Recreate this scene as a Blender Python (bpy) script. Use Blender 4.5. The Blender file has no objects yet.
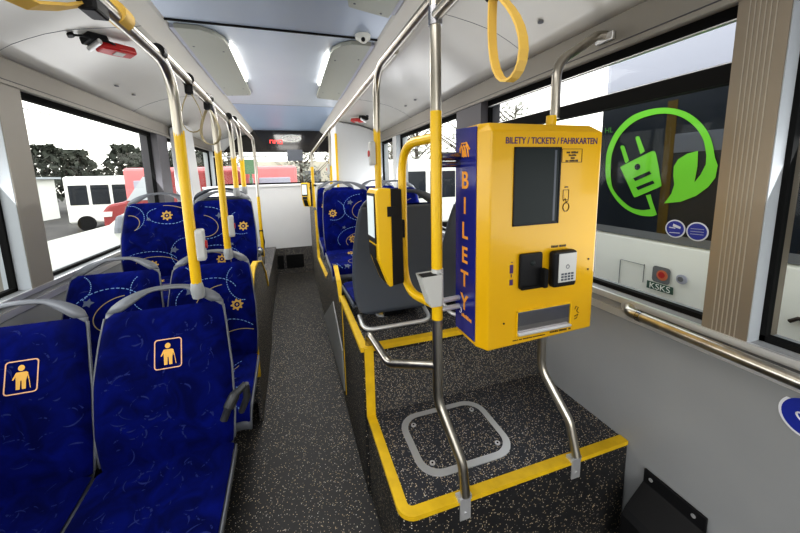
import bpy, bmesh, math, random
from mathutils import Vector, Matrix
random.seed(7)
C = bpy.context.scene.collection
PI = math.pi

# ------------------------------------------------------------------ materials
def mat(name, col, rough=.5, metal=0., emit=None, estr=0., spec=.5, coat=0., sheen=0.):
    m = bpy.data.materials.new(name); m.use_nodes = True
    b = m.node_tree.nodes['Principled BSDF']
    b.inputs['Base Color'].default_value = (*col, 1)
    b.inputs['Roughness'].default_value = rough
    b.inputs['Metallic'].default_value = metal
    b.inputs['Specular IOR Level'].default_value = spec
    b.inputs['Coat Weight'].default_value = coat
    b.inputs['Sheen Weight'].default_value = sheen
    if emit:
        b.inputs['Emission Color'].default_value = (*emit, 1)
        b.inputs['Emission Strength'].default_value = estr
    return m
def nodes(m): return m.node_tree.nodes, m.node_tree.links, m.node_tree.nodes['Principled BSDF']
def mottle(m, c1, c2, scale=4., detail=3., stretch=(1,1,1)):
    n, l, b = nodes(m)
    tc = n.new('ShaderNodeTexCoord'); mp = n.new('ShaderNodeMapping'); mp.inputs['Scale'].default_value = stretch
    t = n.new('ShaderNodeTexNoise'); t.inputs['Scale'].default_value = scale; t.inputs['Detail'].default_value = detail
    r = n.new('ShaderNodeValToRGB'); r.color_ramp.elements[0].color = (*c1,1); r.color_ramp.elements[1].color = (*c2,1)
    r.color_ramp.elements[0].position = .3; r.color_ramp.elements[1].position = .7
    l.new(tc.outputs['Object'], mp.inputs['Vector']); l.new(mp.outputs['Vector'], t.inputs['Vector'])
    l.new(t.outputs['Fac'], r.inputs['Fac']); l.new(r.outputs['Color'], b.inputs['Base Color'])
    return m
def speckle(name, base, fleck, scale, amount, rough=.55):
    m = mat(name, base, rough); n, l, b = nodes(m)
    tc = n.new('ShaderNodeTexCoord')
    v = n.new('ShaderNodeTexVoronoi'); v.inputs['Scale'].default_value = scale
    sp = n.new('ShaderNodeSeparateColor')
    th = n.new('ShaderNodeMath'); th.operation = 'GREATER_THAN'; th.inputs[1].default_value = 1 - amount
    ds = n.new('ShaderNodeMath'); ds.operation = 'LESS_THAN'; ds.inputs[1].default_value = .42
    mu = n.new('ShaderNodeMath'); mu.operation = 'MULTIPLY'
    fr = n.new('ShaderNodeValToRGB'); fr.color_ramp.elements[0].color = (*[c*.45 for c in fleck],1); fr.color_ramp.elements[1].color = (*fleck,1)
    e = fr.color_ramp.elements.new(.6); e.color = (fleck[0]*.8, fleck[1]*.62, fleck[2]*.36, 1)
    big = n.new('ShaderNodeTexNoise'); big.inputs['Scale'].default_value = 3
    rb = n.new('ShaderNodeValToRGB'); rb.color_ramp.elements[0].color = (*[c*.7 for c in base],1); rb.color_ramp.elements[1].color = (*[c*1.5 for c in base],1)
    mx = n.new('ShaderNodeMix'); mx.data_type = 'RGBA'
    l.new(tc.outputs['Object'], v.inputs['Vector']); l.new(tc.outputs['Object'], big.inputs['Vector'])
    l.new(v.outputs['Color'], sp.inputs['Color']); l.new(sp.outputs['Red'], th.inputs[0])
    l.new(v.outputs['Distance'], ds.inputs[0]); l.new(th.outputs[0], mu.inputs[0]); l.new(ds.outputs[0], mu.inputs[1])
    l.new(sp.outputs['Green'], fr.inputs['Fac']); l.new(big.outputs['Fac'], rb.inputs['Fac'])
    l.new(mu.outputs[0], mx.inputs['Factor']); l.new(rb.outputs['Color'], mx.inputs['A']); l.new(fr.outputs['Color'], mx.inputs['B'])
    l.new(mx.outputs['Result'], b.inputs['Base Color'])
    return m
def velvet(name, lo, hi):
    m = mat(name, hi, .8, sheen=.05, spec=.06); n, l, b = nodes(m)
    b.inputs['Sheen Tint'].default_value = (.25,.35,1,1)
    tc = n.new('ShaderNodeTexCoord'); t = n.new('ShaderNodeTexNoise'); t.inputs['Scale'].default_value = 9; t.inputs['Detail'].default_value = 4; t.inputs['Distortion'].default_value = 1.2
    r = n.new('ShaderNodeValToRGB'); r.color_ramp.elements[0].color = (*lo,1); r.color_ramp.elements[1].color = (*hi,1)
    r.color_ramp.elements[0].position = .35; r.color_ramp.elements[1].position = .7
    l.new(tc.outputs['Object'], t.inputs['Vector']); l.new(t.outputs['Fac'], r.inputs['Fac']); l.new(r.outputs['Color'], b.inputs['Base Color'])
    return m
def glass(name, tint=(.96,.98,.97), ior=1.35):
    m = bpy.data.materials.new(name); m.use_nodes = True
    n = m.node_tree.nodes; l = m.node_tree.links; n.clear()
    o = n.new('ShaderNodeOutputMaterial'); mx = n.new('ShaderNodeMixShader'); tr = n.new('ShaderNodeBsdfTransparent'); gl = n.new('ShaderNodeBsdfGlossy')
    lw = n.new('ShaderNodeLayerWeight'); lw.inputs['Blend'].default_value = .5
    pw = n.new('ShaderNodeMath'); pw.operation = 'POWER'; pw.inputs[1].default_value = 4.
    fr = n.new('ShaderNodeMath'); fr.operation = 'MULTIPLY_ADD'; fr.inputs[1].default_value = .18; fr.inputs[2].default_value = .012
    l.new(lw.outputs['Facing'], pw.inputs[0]); l.new(pw.outputs[0], fr.inputs[0])
    tr.inputs['Color'].default_value = (*tint,1); gl.inputs['Roughness'].default_value = .02
    l.new(fr.outputs[0], mx.inputs[0]); l.new(tr.outputs[0], mx.inputs[1]); l.new(gl.outputs[0], mx.inputs[2]); l.new(mx.outputs[0], o.inputs[0])
    return m

M = {}
M['floor'] = speckle('speckled_floor', (.012,.012,.013), (.8,.78,.72), 190, .15)
M['platform'] = speckle('speckled_platform', (.022,.024,.031), (.75,.73,.7), 200, .33)
M['riser'] = speckle('speckled_riser', (.034,.034,.038), (.62,.6,.54), 200, .45)
M['ceiling'] = mottle(mat('ceiling_blue_grey', (.6,.66,.75), .3, .15), (.58,.65,.75), (.66,.72,.8), 1.2)
M['ceiling_front'] = mottle(mat('ceiling_front_panel', (.4,.46,.56), .35, .15), (.38,.44,.54), (.45,.51,.6), 1.2)
M['cove'] = mottle(mat('cove_warm_grey', (.56,.545,.51), .3, .1), (.53,.515,.48), (.6,.585,.545), 1.5)
M['cove_band'] = mat('cove_band', (.78,.76,.7), .35)
M['wall'] = mottle(mat('wall_grey', (.29,.295,.30), .45), (.27,.275,.28), (.32,.322,.325), 2.)
M['rear_panel'] = mottle(mat('rear_panel_grey', (.6,.6,.6), .5), (.57,.57,.575), (.63,.63,.63), 1.5)
M['white_panel'] = mat('white_panel', (.56,.57,.58), .4)
M['trim'] = mottle(mat('trim_beige_grey', (.27,.25,.22), .45, .2), (.25,.232,.205), (.29,.27,.235), 2.)
M['pillar'] = mottle(mat('pillar_champagne', (.24,.2,.15), .38, .4), (.22,.18,.135), (.27,.23,.18), 3., stretch=(1,1,.2))
M['pillar_groove'] = mat('pillar_groove_line', (.4,.36,.3), .4, .3)
M['pillar_dark'] = mat('pillar_dark_grey', (.09,.085,.095), .45)
M['reveal'] = mat('reveal_pale', (.48,.51,.54), .45)
M['alu'] = mat('brushed_aluminium', (.72,.72,.72), .38, .7)
M['steel'] = mottle(mat('brushed_steel', (.48,.45,.4), .28, 1.), (.42,.39,.34), (.55,.52,.46), 30., stretch=(1,1,.05))
M['yellow'] = mat('yellow_powder_coat', (.74,.46,.004), .32, spec=.5)
M['yellow_edge'] = mottle(mat('yellow_edge', (.7,.44,.008), .5), (.62,.39,.008), (.74,.48,.01), 20.)
M['machine'] = mottle(mat('machine_yellow', (.66,.38,.003), .28, spec=.5, coat=.15), (.63,.36,.003), (.69,.4,.004), 2.)
M['strap'] = mat('strap_yellow', (.76,.49,.1), .5)
M['strap_thin'] = mat('strap_beige', (.36,.3,.16), .6)
M['blue_side'] = mat('machine_blue', (.012,.018,.2), .25, coat=.2)
M['orange'] = mat('orange_letter', (.85,.36,.03), .5)
M['ink'] = mat('black_ink', (.03,.02,.01), .5)
M['ink_violet'] = mat('violet_ink', (.06,.02,.12), .5)
M['black'] = mat('black_plastic', (.010,.010,.011), .45, spec=.25)
M['rubber'] = mat('black_rubber', (.008,.008,.008), .7, spec=.15)
M['screen'] = mat('dark_screen', (.025,.031,.031), .3, spec=.12)
M['tray'] = mat('tray_steel', (.45,.43,.42), .2, 1.)
M['chrome_dark'] = mat('dark_steel', (.3,.3,.32), .25, 1.)
M['lcd'] = mat('pale_display', (.5,.56,.56), .2, emit=(.8,.9,.92), estr=.25)
M['grey_plastic'] = mat('grey_plastic', (.33,.34,.34), .45)
M['light_grey_plastic'] = mat('light_grey_plastic', (.5,.5,.48), .45)
M['shell'] = mat('seat_shell_grey', (.15,.158,.175), .38)
M['shell_dark'] = mat('seat_shell_slate', (.075,.085,.105), .42)
M['blue_plain'] = velvet('blue_velvet', (.0008,.0025,.05), (.0015,.006,.125))
M['blue_pat'] = velvet('blue_patterned_velvet', (.001,.003,.055), (.002,.008,.15))
M['swirl'] = mat('blue_swirl', (.018,.027,.14), .8, spec=.1)
M['swirl2'] = mat('blue_swirl_faint', (.008,.015,.12), .8)
M['dash'] = mat('pale_blue_thread', (.16,.28,.52), .8)
M['gold'] = mat('gold_thread', (.5,.31,.07), .8)
M['gold_dull'] = mat('dull_gold_thread', (.3,.23,.12), .8)
M['mot'] = mat('grey_blue_motif', (.1,.12,.18), .8)
M['armrest'] = mat('armrest_dark', (.035,.036,.038), .4)
M['picto'] = mat('pictogram_amber', (.8,.45,.09), .7)
M['picto_rim'] = mat('pictogram_rim', (.75,.42,.25), .7)
M['red'] = mat('red_plastic', (.45,.02,.02), .35)
M['lens'] = mat('light_strip', (1,1,.95), .4, emit=(1,.97,.88), estr=4)
M['fixture'] = mat('fixture_grey', (.40,.41,.36), .5)
M['white'] = mat('white_paint', (.86,.86,.8), .4)
M['glass'] = glass('window_glass',(.80,.82,.80))
M['sign_black'] = mat('black_sign_glass', (.018,.015,.014), .12, coat=.4)
M['led'] = mat('red_led', (.5,.02,.02), .4, emit=(1,.06,.05), estr=1.2)
M['green'] = mat('green_decal', (.17,.6,.03), .5)
M['bus_glass'] = mottle(mat('bus_glass_dark', (.02,.024,.03), .3, spec=.2), (.010,.013,.018), (.02,.025,.032), 1.2)
M['bus_grey'] = mat('bus_grey_strip', (.16,.165,.17), .5)
M['lilac'] = mat('bus_roof_fairing', (.42,.43,.5), .5)
M['sticker_blue'] = mat('sticker_blue', (.015,.03,.3), .4)
M['sticker_rim'] = mat('sticker_white', (.7,.7,.74), .5)
M['asphalt'] = mottle(mat('asphalt', (.06,.055,.05), .9), (.042,.038,.034), (.075,.068,.06), .6, 6)
M['car_white'] = mat('car_white', (.33,.325,.27), .35)
M['car_red'] = mat('car_red', (.3,.04,.04), .3)
M['pink_red'] = mat('bus_red_faded', (.75,.22,.22), .4)
M['bark'] = mat('bark', (.1,.08,.065), .9)
M['leaf_dark'] = mat('needles_dark', (.035,.04,.028), .9)
M['leaf_pale'] = mat('twigs_pale', (.26,.26,.22), .9)
M['build'] = mottle(mat('building_plaster', (.6,.55,.42), .8), (.55,.5,.38), (.65,.6,.5), 1.)
M['green_sign'] = mat('green_board', (.12,.22,.12), .6)

# ------------------------------------------------------------------ mesh builder
class MB:
    def __init__(s): s.v=[]; s.f=[]; s.m=[]; s.sm=[]
    def add(s, vs, fs, mi=0, smooth=False):
        o=len(s.v); s.v+= [tuple(v) for v in vs]
        for f in fs: s.f.append([i+o for i in f]); s.m.append(mi); s.sm.append(smooth)
        return s
    def box(s, x0,x1,y0,y1,z0,z1, mi=0):
        v=[(x0,y0,z0),(x1,y0,z0),(x1,y1,z0),(x0,y1,z0),(x0,y0,z1),(x1,y0,z1),(x1,y1,z1),(x0,y1,z1)]
        return s.add(v,[(0,3,2,1),(4,5,6,7),(0,1,5,4),(1,2,6,5),(2,3,7,6),(3,0,4,7)],mi)
    def obox(s, c, ax, size, mi=0):           # oriented box: centre, 3x3 axes rows, full sizes
        X,Y,Z=[Vector(a) for a in ax]; c=Vector(c); v=[]
        for dz in(-.5,.5):
            for dx,dy in((-.5,-.5),(.5,-.5),(.5,.5),(-.5,.5)): v.append(c+X*dx*size[0]+Y*dy*size[1]+Z*dz*size[2])
        return s.add(v,[(0,3,2,1),(4,5,6,7),(0,1,5,4),(1,2,6,5),(2,3,7,6),(3,0,4,7)],mi)
    def prism(s, poly, fn, d0, d1, mi=0, smooth=False):   # poly 2D points; fn(u,v,d)->3D
        n=len(poly); v=[fn(u,w,d0) for u,w in poly]+[fn(u,w,d1) for u,w in poly]
        s.add(v,[list(range(n))[::-1], [n+i for i in range(n)]],mi)
        v2=[fn(u,w,d0) for u,w in poly]+[fn(u,w,d1) for u,w in poly]
        return s.add(v2,[(i,(i+1)%n,n+(i+1)%n,n+i) for i in range(n)],mi,smooth)
    def tube(s, path, r, mi=0, seg=14, caps=True, closed=False):
        P=[Vector(p) for p in path]; n=len(P); rings=[]
        rr = r if hasattr(r,'__len__') else [r]*n
        T=[]
        for i in range(n):
            a=P[i-1] if (i>0 or closed) else P[i]; b=P[(i+1)%n] if (i<n-1 or closed) else P[i]
            T.append((b-a).normalized())
        up=Vector((0,0,1)) if abs(T[0].z)<.9 else Vector((1,0,0))
        N=(up-T[0]*up.dot(T[0])).normalized(); vs=[]
        for i in range(n):
            N=(N-T[i]*N.dot(T[i])).normalized(); B=T[i].cross(N)
            for k in range(seg):
                a=2*PI*k/seg; vs.append(P[i]+N*math.cos(a)*rr[i]+B*math.sin(a)*rr[i])
        fs=[]
        for i in range(n if closed else n-1):
            j=(i+1)%n
            for k in range(seg): fs.append((i*seg+k,i*seg+(k+1)%seg,j*seg+(k+1)%seg,j*seg+k))
        s.add(vs,fs,mi,True)
        if caps and not closed:
            s.add(vs[:seg],[list(range(seg))[::-1]],mi); s.add(vs[-seg:],[list(range(seg))],mi)
        return s
    def ribbon(s, path, wid, mi=0, closed=False, th=.003):   # flat band; wid: vector along its width
        P=[Vector(p) for p in path]; w=Vector(wid)*.5; n=len(P); vs=[]
        for i in range(n):
            a=P[i-1] if (i>0 or closed) else P[i]; b=P[(i+1)%n] if (i<n-1 or closed) else P[i]
            nn=(b-a).cross(w).normalized()*th*.5
            vs+= [P[i]-w-nn,P[i]+w-nn,P[i]+w+nn,P[i]-w+nn]
        fs=[]
        for i in range(n if closed else n-1):
            j=(i+1)%n
            for k in range(4): fs.append((i*4+k,i*4+(k+1)%4,j*4+(k+1)%4,j*4+k))
        return s.add(vs,fs,mi,False)
    def disc(s, c, nrm, r, mi=0, seg=24, th=.004, rx=None):
        n=Vector(nrm).normalized(); a=Vector((0,0,1)) if abs(n.z)<.9 else Vector((0,1,0))
        u=a.cross(n).normalized(); w=n.cross(u); c=Vector(c); rx=rx or r
        v=[c+u*math.cos(2*PI*k/seg)*rx+w*math.sin(2*PI*k/seg)*r for k in range(seg)]
        v2=[p+n*th for p in v]
        return s.add(v+v2,[list(range(seg))[::-1],[seg+k for k in range(seg)]]+[(k,(k+1)%seg,seg+(k+1)%seg,seg+k) for k in range(seg)],mi)
    def sphere(s, c, r, mi=0, seg=16, rings=10, sc=(1,1,1)):
        vs=[];fs=[]
        for i in range(rings+1):
            t=PI*i/rings
            for k in range(seg):
                a=2*PI*k/seg; vs.append((c[0]+r*sc[0]*math.sin(t)*math.cos(a),c[1]+r*sc[1]*math.sin(t)*math.sin(a),c[2]+r*sc[2]*math.cos(t)))
        for i in range(rings):
            for k in range(seg): fs.append((i*seg+k,(i+1)*seg+k,(i+1)*seg+(k+1)%seg,i*seg+(k+1)%seg))
        return s.add(vs,fs,mi,True)
    def build(s, name, mats, parent=None, bevel=0., solid=0., label=None, kind=None, segs=2):
        me=bpy.data.meshes.new(name); me.from_pydata(s.v,[],s.f)
        if not isinstance(mats,(list,tuple)): mats=[mats]
        for m in mats: me.materials.append(m)
        for p,mi,sm in zip(me.polygons,s.m,s.sm): p.material_index=mi; p.use_smooth=sm
        bm=bmesh.new(); bm.from_mesh(me); bmesh.ops.remove_doubles(bm,verts=bm.verts,dist=1e-5) if bevel else None
        bmesh.ops.recalc_face_normals(bm,faces=bm.faces); bm.to_mesh(me); bm.free()
        o=bpy.data.objects.new(name,me); C.objects.link(o)
        if parent: o.parent=parent
        if solid:
            d=o.modifiers.new('t','SOLIDIFY'); d.thickness=solid; d.offset=0
        if bevel:
            d=o.modifiers.new('b','BEVEL'); d.width=bevel; d.segments=segs; d.limit_method='ANGLE'; d.angle_limit=.6; d.harden_normals=False
        if label: o['label']=label
        if kind: o['kind']=kind
        return o
def tag(o, label, cat, group=None, kind=None):
    o['label']=label; o['category']=cat
    if group: o['group']=group
    if kind: o['kind']=kind
    return o
def thing(name, label, cat, loc=(0,0,0), rz=0., group=None):
    o=bpy.data.objects.new(name,None); o.empty_display_size=.1; C.objects.link(o)
    o.location=loc; o.rotation_euler=(0,0,rz); return tag(o,label,cat,group)
def dup(root, loc, label, rz=None, group=None):
    r=root.copy(); C.objects.link(r); r.location=loc; r['label']=label
    if rz is not None: r.rotation_euler=(0,0,rz)
    if group: r['group']=group
    for ch in list(root.children):
        c=ch.copy(); C.objects.link(c); c.parent=r
        for g in list(ch.children):
            d=g.copy(); C.objects.link(d); d.parent=c
    return r
def struct(name, mb, mats, parent=None, bevel=0.):
    o=mb.build(name,mats,parent,bevel)
    if parent is None: o['kind']='structure'
    return o
def text(name, s, size, loc, rot, m, parent, align='CENTER', sx=1., bold=0.):
    cu=bpy.data.curves.new(name,'FONT'); cu.body=s; cu.size=size; cu.align_x=align; cu.extrude=.0005; cu.offset=bold
    cu.materials.append(m); tmp=bpy.data.objects.new(name+'_curve',cu); C.objects.link(tmp)
    bpy.context.view_layer.update()
    me=bpy.data.meshes.new_from_object(tmp.evaluated_get(bpy.context.evaluated_depsgraph_get())); me.name=name
    bpy.data.objects.remove(tmp); bpy.data.curves.remove(cu)
    if not me.materials: me.materials.append(m)
    o=bpy.data.objects.new(name,me); C.objects.link(o)
    o.location=loc; o.rotation_euler=rot; o.scale=(sx,1,1); o.parent=parent; return o
def fillet(pts, rad, n=8):
    P=[Vector(p) for p in pts]; out=[P[0]]
    for i in range(1,len(P)-1):
        r = rad[i-1] if hasattr(rad,'__len__') else rad
        a=(P[i-1]-P[i]); b=(P[i+1]-P[i]); la,lb=a.length,b.length; a.normalize(); b.normalize()
        ang=a.angle(b); d=min(r/math.tan(ang/2) if ang<3.1 else 0, la*.49, lb*.49)
        p0=P[i]+a*d; p2=P[i]+b*d
        for k in range(n+1):
            t=k/n; out.append(p0*(1-t)**2+P[i]*2*t*(1-t)+p2*t*t)
    out.append(P[-1]); return out
XZ=lambda y0:(lambda u,v,d:(u,d,v))
fx=lambda u,v,d:(d,u,v)      # polygon in (y,z), extruded along x
fy=lambda u,v,d:(u,d,v)      # polygon in (x,z), extruded along y
fz=lambda u,v,d:(u,v,d)      # polygon in (x,y), extruded along z

# ------------------------------------------------------------------ room shell
Y0,Y1=-1.6,6.3
struct('floor', MB().box(-1.253,1.253,Y0,5.3,-.05,0), M['floor'])
c=struct('ceiling', MB().box(-.548,.548,2.03,Y1,2.30,2.34), M['ceiling'])
MB().box(-.548,.548,Y0,2.03,2.298,2.34).build('front_ceiling_panel', M['ceiling_front'], c)
MB().box(-.547,.547,4.045,Y1,2.2985,2.3005).build('rear_ceiling_panel', mat('ceiling_rear_blue',(.42,.52,.68),.35,.15), c)
MB().box(-.548,.548,2.022,2.038,2.292,2.303).build('ceiling_seam', M['rubber'], c)
MB().box(-.548,.548,4.037,4.043,2.2975,2.303).build('ceiling_seam', M['grey_plastic'], c)
prof=[(.545,2.302),(.556,2.285),(.625,2.224)]
prof2=[(.622,2.226),(.68,2.214),(.76,2.204),(.85,2.192),(.93,2.178),(1.0,2.16),(1.07,2.135),(1.13,2.11),(1.2,2.07)]
k=0
for sgn,side in((-1,'left'),(1,'right')):
    mb=MB()
    a=[(sgn*x,y,z) for y in(Y0,Y1) for x,z in prof2]; n=len(prof2)
    mb.add(a,[(i,i+1,n+i+1,n+i) for i in range(n-1)],0,True)
    w=mb.build('cove_ceiling_'+side, M['cove'], c, solid=.006)
    mb=MB(); a=[(sgn*x,y,z) for y in(Y0,Y1) for x,z in prof]; n=len(prof)
    mb.add(a,[(i,i+1,n+i+1,n+i) for i in range(n-1)],0,False)
    mb.build('cove_band', M['cove_band'], c, solid=.006)
    # transverse joints and small fixings in the cove
    for yy in((1.45,3.2) if sgn>0 else (1.95,3.3)):
        mb=MB(); mb.tube([(sgn*x,yy+.12*(x-.62)**2,z-.003) for x,z in prof2],.0016,seg=6); mb.build('cove_joint', M['shell_dark'], c)
    for yy in(.95,1.25,2.75,3.0):
        mb=MB(); mb.disc((sgn*1.06,yy,2.13),(0,0,-1),.012,th=.005); mb.build('cove_plug', M['shell'], c)
    # wall below the windows, header above
    x0,x1=sorted((sgn*1.2,sgn*1.34))
    w=struct('wall_'+side, MB().prism([(sgn*1.2,1.005),(sgn*1.238,.4),(sgn*1.255,-.05),(sgn*1.34,-.05),(sgn*1.34,1.005)],fy,Y0,Y1), M['wall'])
    xa,xb=sorted((sgn*1.19,sgn*1.203))
    MB().box(xa,xb,Y0,Y1,.985,1.008).build('sill_strip', M['alu'], w)
    MB().box(*sorted((sgn*1.196,sgn*1.212)),Y0,Y1,.925,.955).build('sill_strip', M['alu'], w)
    t=struct('trim_%d'%(1 if sgn<0 else 2), MB().box(x0,x1,Y0,Y1,1.955,2.12), M['trim'])
    MB().box(*sorted((sgn*1.188,sgn*1.203)),Y0,Y1,1.945,1.962).build('header_lip', M['trim'], t)
    MB().box(*sorted((sgn*1.196,sgn*1.203)),Y0,Y1,1.967,1.970).build('header_groove', M['pillar_dark'], t)

tn=[3]
def pillar(sgn,y0,y1,m,grooves=0,z0=1.0,z1=1.96,rev=True):
    x0,x1=sorted((sgn*1.196,sgn*1.34))
    t=struct('trim_%d'%tn[0], MB().box(x0,x1,y0,y1,z0,z1), m); tn[0]+=1
    if grooves:
        g=MB()
        for i in range(grooves):
            yy=y0+(y1-y0)*(.25+.5*i/(grooves-1)); g.box(*sorted((sgn*1.1945,sgn*1.236)),yy-.0012,yy+.0012,z0,z1)
        g.build('grooves', M['pillar_groove'], t)
    if rev: MB().box(*sorted((sgn*1.2,sgn*1.30)),y0-.002,y0+.004,z0,z1).build('reveal', M['reveal'], t)
    return t
wn=[1]
def window(sgn,y0,y1,bar=False,z0=1.005,z1=1.962,fr=.028):
    x0,x1=sorted((sgn*1.25,sgn*1.275)); mb=MB()
    mb.box(x0,x1,y0,y1,z0,z0+fr*.6).box(x0,x1,y0,y1,z1-fr*1.5,z1).box(x0,x1,y0,y0+fr*.5,z0,z1).box(x0,x1,y1-fr*.5,y1,z0,z1)
    if bar: mb.box(*sorted((sgn*1.24,sgn*1.28)),y0,y1,1.742,1.797)
    w=struct('window_%d'%wn[0], mb, M['rubber']); wn[0]+=1
    MB().add([(sgn*1.2625,a,b) for a,b in((y0+.004,z0+.004),(y1-.004,z0+.004),(y1-.004,z1-.004),(y0+.004,z1-.004))],[(0,1,2,3)]).build('glass_pane', M['glass'], w)
    if bar:
        g=MB(); xx=sorted((sgn*1.243,sgn*1.262))
        g.box(*xx,y0+.012,y1-.012,1.914,1.918).box(*xx,y0+.012,y1-.012,1.797,1.801).box(*xx,y0+.004,y0+.014,1.797,1.918)
        g.build('sliding_sash', M['alu'], w)
    return w
# near pillars and windows
window(-1,Y0,1.955); pillar(-1,1.955,2.10,M['trim']); window(-1,2.10,3.79); pillar(-1,3.79,4.06,M['pillar_dark'],rev=False); window(-1,4.06,6.2)
window(1,Y0,.535); pillar(1,.535,.642,M['pillar'],6); window(1,.642,1.93,True); pillar(1,1.93,2.26,M['pillar_dark'],rev=False); window(1,2.26,3.74)
pillar(1,3.74,3.88,M['alu']); window(1,3.88,4.55); 
pillar(-1,6.2,6.3,M['white_panel']); pillar(1,4.55,6.3,M['white_panel'])

# rear: engine cover, rear window, destination display
r=struct('wall_rear', MB().box(-1.2,1.2,5.3,6.45,.415,1.385), M['rear_panel'])
MB().box(-1.2,1.2,5.3,5.42,-.05,.415).build('kick_panel', M['riser'], r)
MB().box(-1.2,1.2,5.285,5.31,1.365,1.39).build('top_lip', M['alu'], r)
MB().box(-1.2,1.2,6.2,6.45,1.955,2.4).build('upper_panel', M['rear_panel'], r)
for x0,x1,nm in((-.275,-.185,'small_vent'),(-.145,.115,'large_vent')):
    v=MB().box(x0,x1,5.285,5.302,.09,.30).build(nm, M['black'], r)
    g=MB()
    for i in range(9): g.box(x0+.01,x1-.01,5.279,5.287,.105+i*.021,.112+i*.021)
    g.build('louvre', M['rubber'], v)
mb=MB(); mb.box(-1.2,1.2,6.22,6.26,1.385,1.41).box(-1.2,1.2,6.22,6.26,1.94,1.96).box(-1.2,-1.15,6.22,6.26,1.385,1.96).box(.70,.72,6.22,6.26,1.385,1.96)
w=struct('window_%d'%wn[0], mb, M['rubber']); wn[0]+=1
MB().add([(-1.19,6.238,1.39),(1.19,6.238,1.39),(1.19,6.238,1.955),(-1.19,6.238,1.955)],[(0,1,2,3)]).build('glass_pane', M['glass'], w)
MB().tube([(-1.19,6.1,1.86),(-.35,6.1,1.86)],.012).build('curtain_rod', M['alu'], w)
t=thing('destination_display','black glossy display panel with white oval badge above the rear window','display',(0,6.18,1.95))
MB().prism([(-1.02,-.0),(1.0,0),(.72,.36),(-.66,.36)],fy,-.03,.01).build('panel', M['sign_black'], t)
mb=MB(); pth=[(.06+.155*math.cos(a),-.04,.215+.055*math.sin(a)) for a in [2*PI*i/32 for i in range(32)]]
mb.tube(pth,.014,seg=8,closed=True); mb.tube([(.0,-.038,.235),(.04,-.038,.24),(.08,-.038,.19),(.12,-.038,.195)],.01,seg=8)
mb.build('oval_badge', M['white'], t)
mb=MB()
for x,z,w,h in((-.30,.13,.015,.06),(-.285,.175,.05,.014),(-.25,.13,.015,.05),(-.225,.125,.015,.065),(-.21,.17,.045,.014),(-.175,.125,.015,.06),(-.15,.12,.015,.07),(-.14,.175,.05,.014),(-.14,.12,.05,.014),(-.105,.13,.015,.05)): mb.box(x,x+w,-.034,-.031,z,z+h)
mb.build('red_led_display', M['led'], t)
MB().box(-.03,.23,-.09,-.02,-.17,.02).build('camera_box', M['shell_dark'], t)
# white cabinet in the rear corner, white post on the other side
cab=[(.60,.502),(1.19,.502),(1.19,2.06),(1.07,2.125),(.93,2.168),(.76,2.194),(.60,2.22)]
o=MB().prism(cab,fy,4.5,5.27).build('equipment_cabinet', M['white_panel'], bevel=.015); tag(o,'tall white equipment cabinet filling the rear corner behind the blue seats','cabinet')
o=MB().prism([(-1.196,.46),(-1.0,.46),(-1.06,2.1),(-1.196,2.05)],fy,4.15,4.5).build('corner_post', M['white_panel'], bevel=.015); tag(o,'white boxed post beside the dark window pillar near the rear','post')

# ------------------------------------------------------------------ platforms
def rounded(x0,x1,y0,y1,r,n=6):
    p=[]
    for cx,cy,a0 in((x1-r,y0+r,-PI/2),(x1-r,y1-r,0),(x0+r,y1-r,PI/2),(x0+r,y0+r,PI)):
        for i in range(n+1): a=a0+PI/2*i/n; p.append((cx+r*math.cos(a),cy+r*math.sin(a)))
    return p
XP=.268
p1=thing('step_platform','low speckled black platform with yellow edging under the ticket machine','platform',(0,0,0))
poly=[(1.236,.865)]+[(XP+.05-.05*math.sin(a),.915-.05*math.cos(a)) for a in [PI/2*i/6 for i in range(7)]]+[(XP,1.365),(1.236,1.365)]
mb=MB().prism(poly,fz,0,.399); mb.build('base', M['floor'], p1)
MB().prism(poly,fz,.399,.4003).build('top', M['platform'], p1)
MB().box(.30,1.214,1.361,1.366,.40,.70).build('riser', M['riser'], p1)
# yellow edge profile following the rim
rim=[(1.236,.865)]+[(XP+.05-.05*math.sin(a),.915-.05*math.cos(a)) for a in [PI/2*i/6 for i in range(7)]]+[(XP,1.365)]
def rimstrip(mb,pts,w,z,th,drop):
    n=len(pts); P=[Vector((x,y,0)) for x,y in pts]; vs=[]
    for i in range(n):
        t=(P[min(i+1,n-1)]-P[max(i-1,0)]).normalized(); nn=Vector((-t.y,t.x,0))
        if i==0: nn=Vector((0,-1,0))
        nn = nn if nn.dot(Vector((.75,1.1,0))-P[i])<0 else -nn
        o_=P[i]+nn*.004; i_=P[i]-nn*w
        vs+=[(o_.x,o_.y,z-drop),(o_.x,o_.y,z+th),(i_.x,i_.y,z+th),(i_.x,i_.y,z-.001)]
    fs=[]
    for i in range(n-1):
        for k in range(4): fs.append((i*4+k,i*4+(k+1)%4,i*4+4+(k+1)%4,i*4+4+k))
    fs+=[(0,1,2,3),tuple((n-1)*4+k for k in(3,2,1,0))]
    mb.add(vs,fs)
mb=MB(); rimstrip(mb,rim,.033,.40,.005,.012); mb.build('yellow_edge', M['yellow_edge'], p1)
MB().box(.263,.303,1.352,1.368,.39,.735).build('yellow_edge', M['yellow_edge'], p1)
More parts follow.
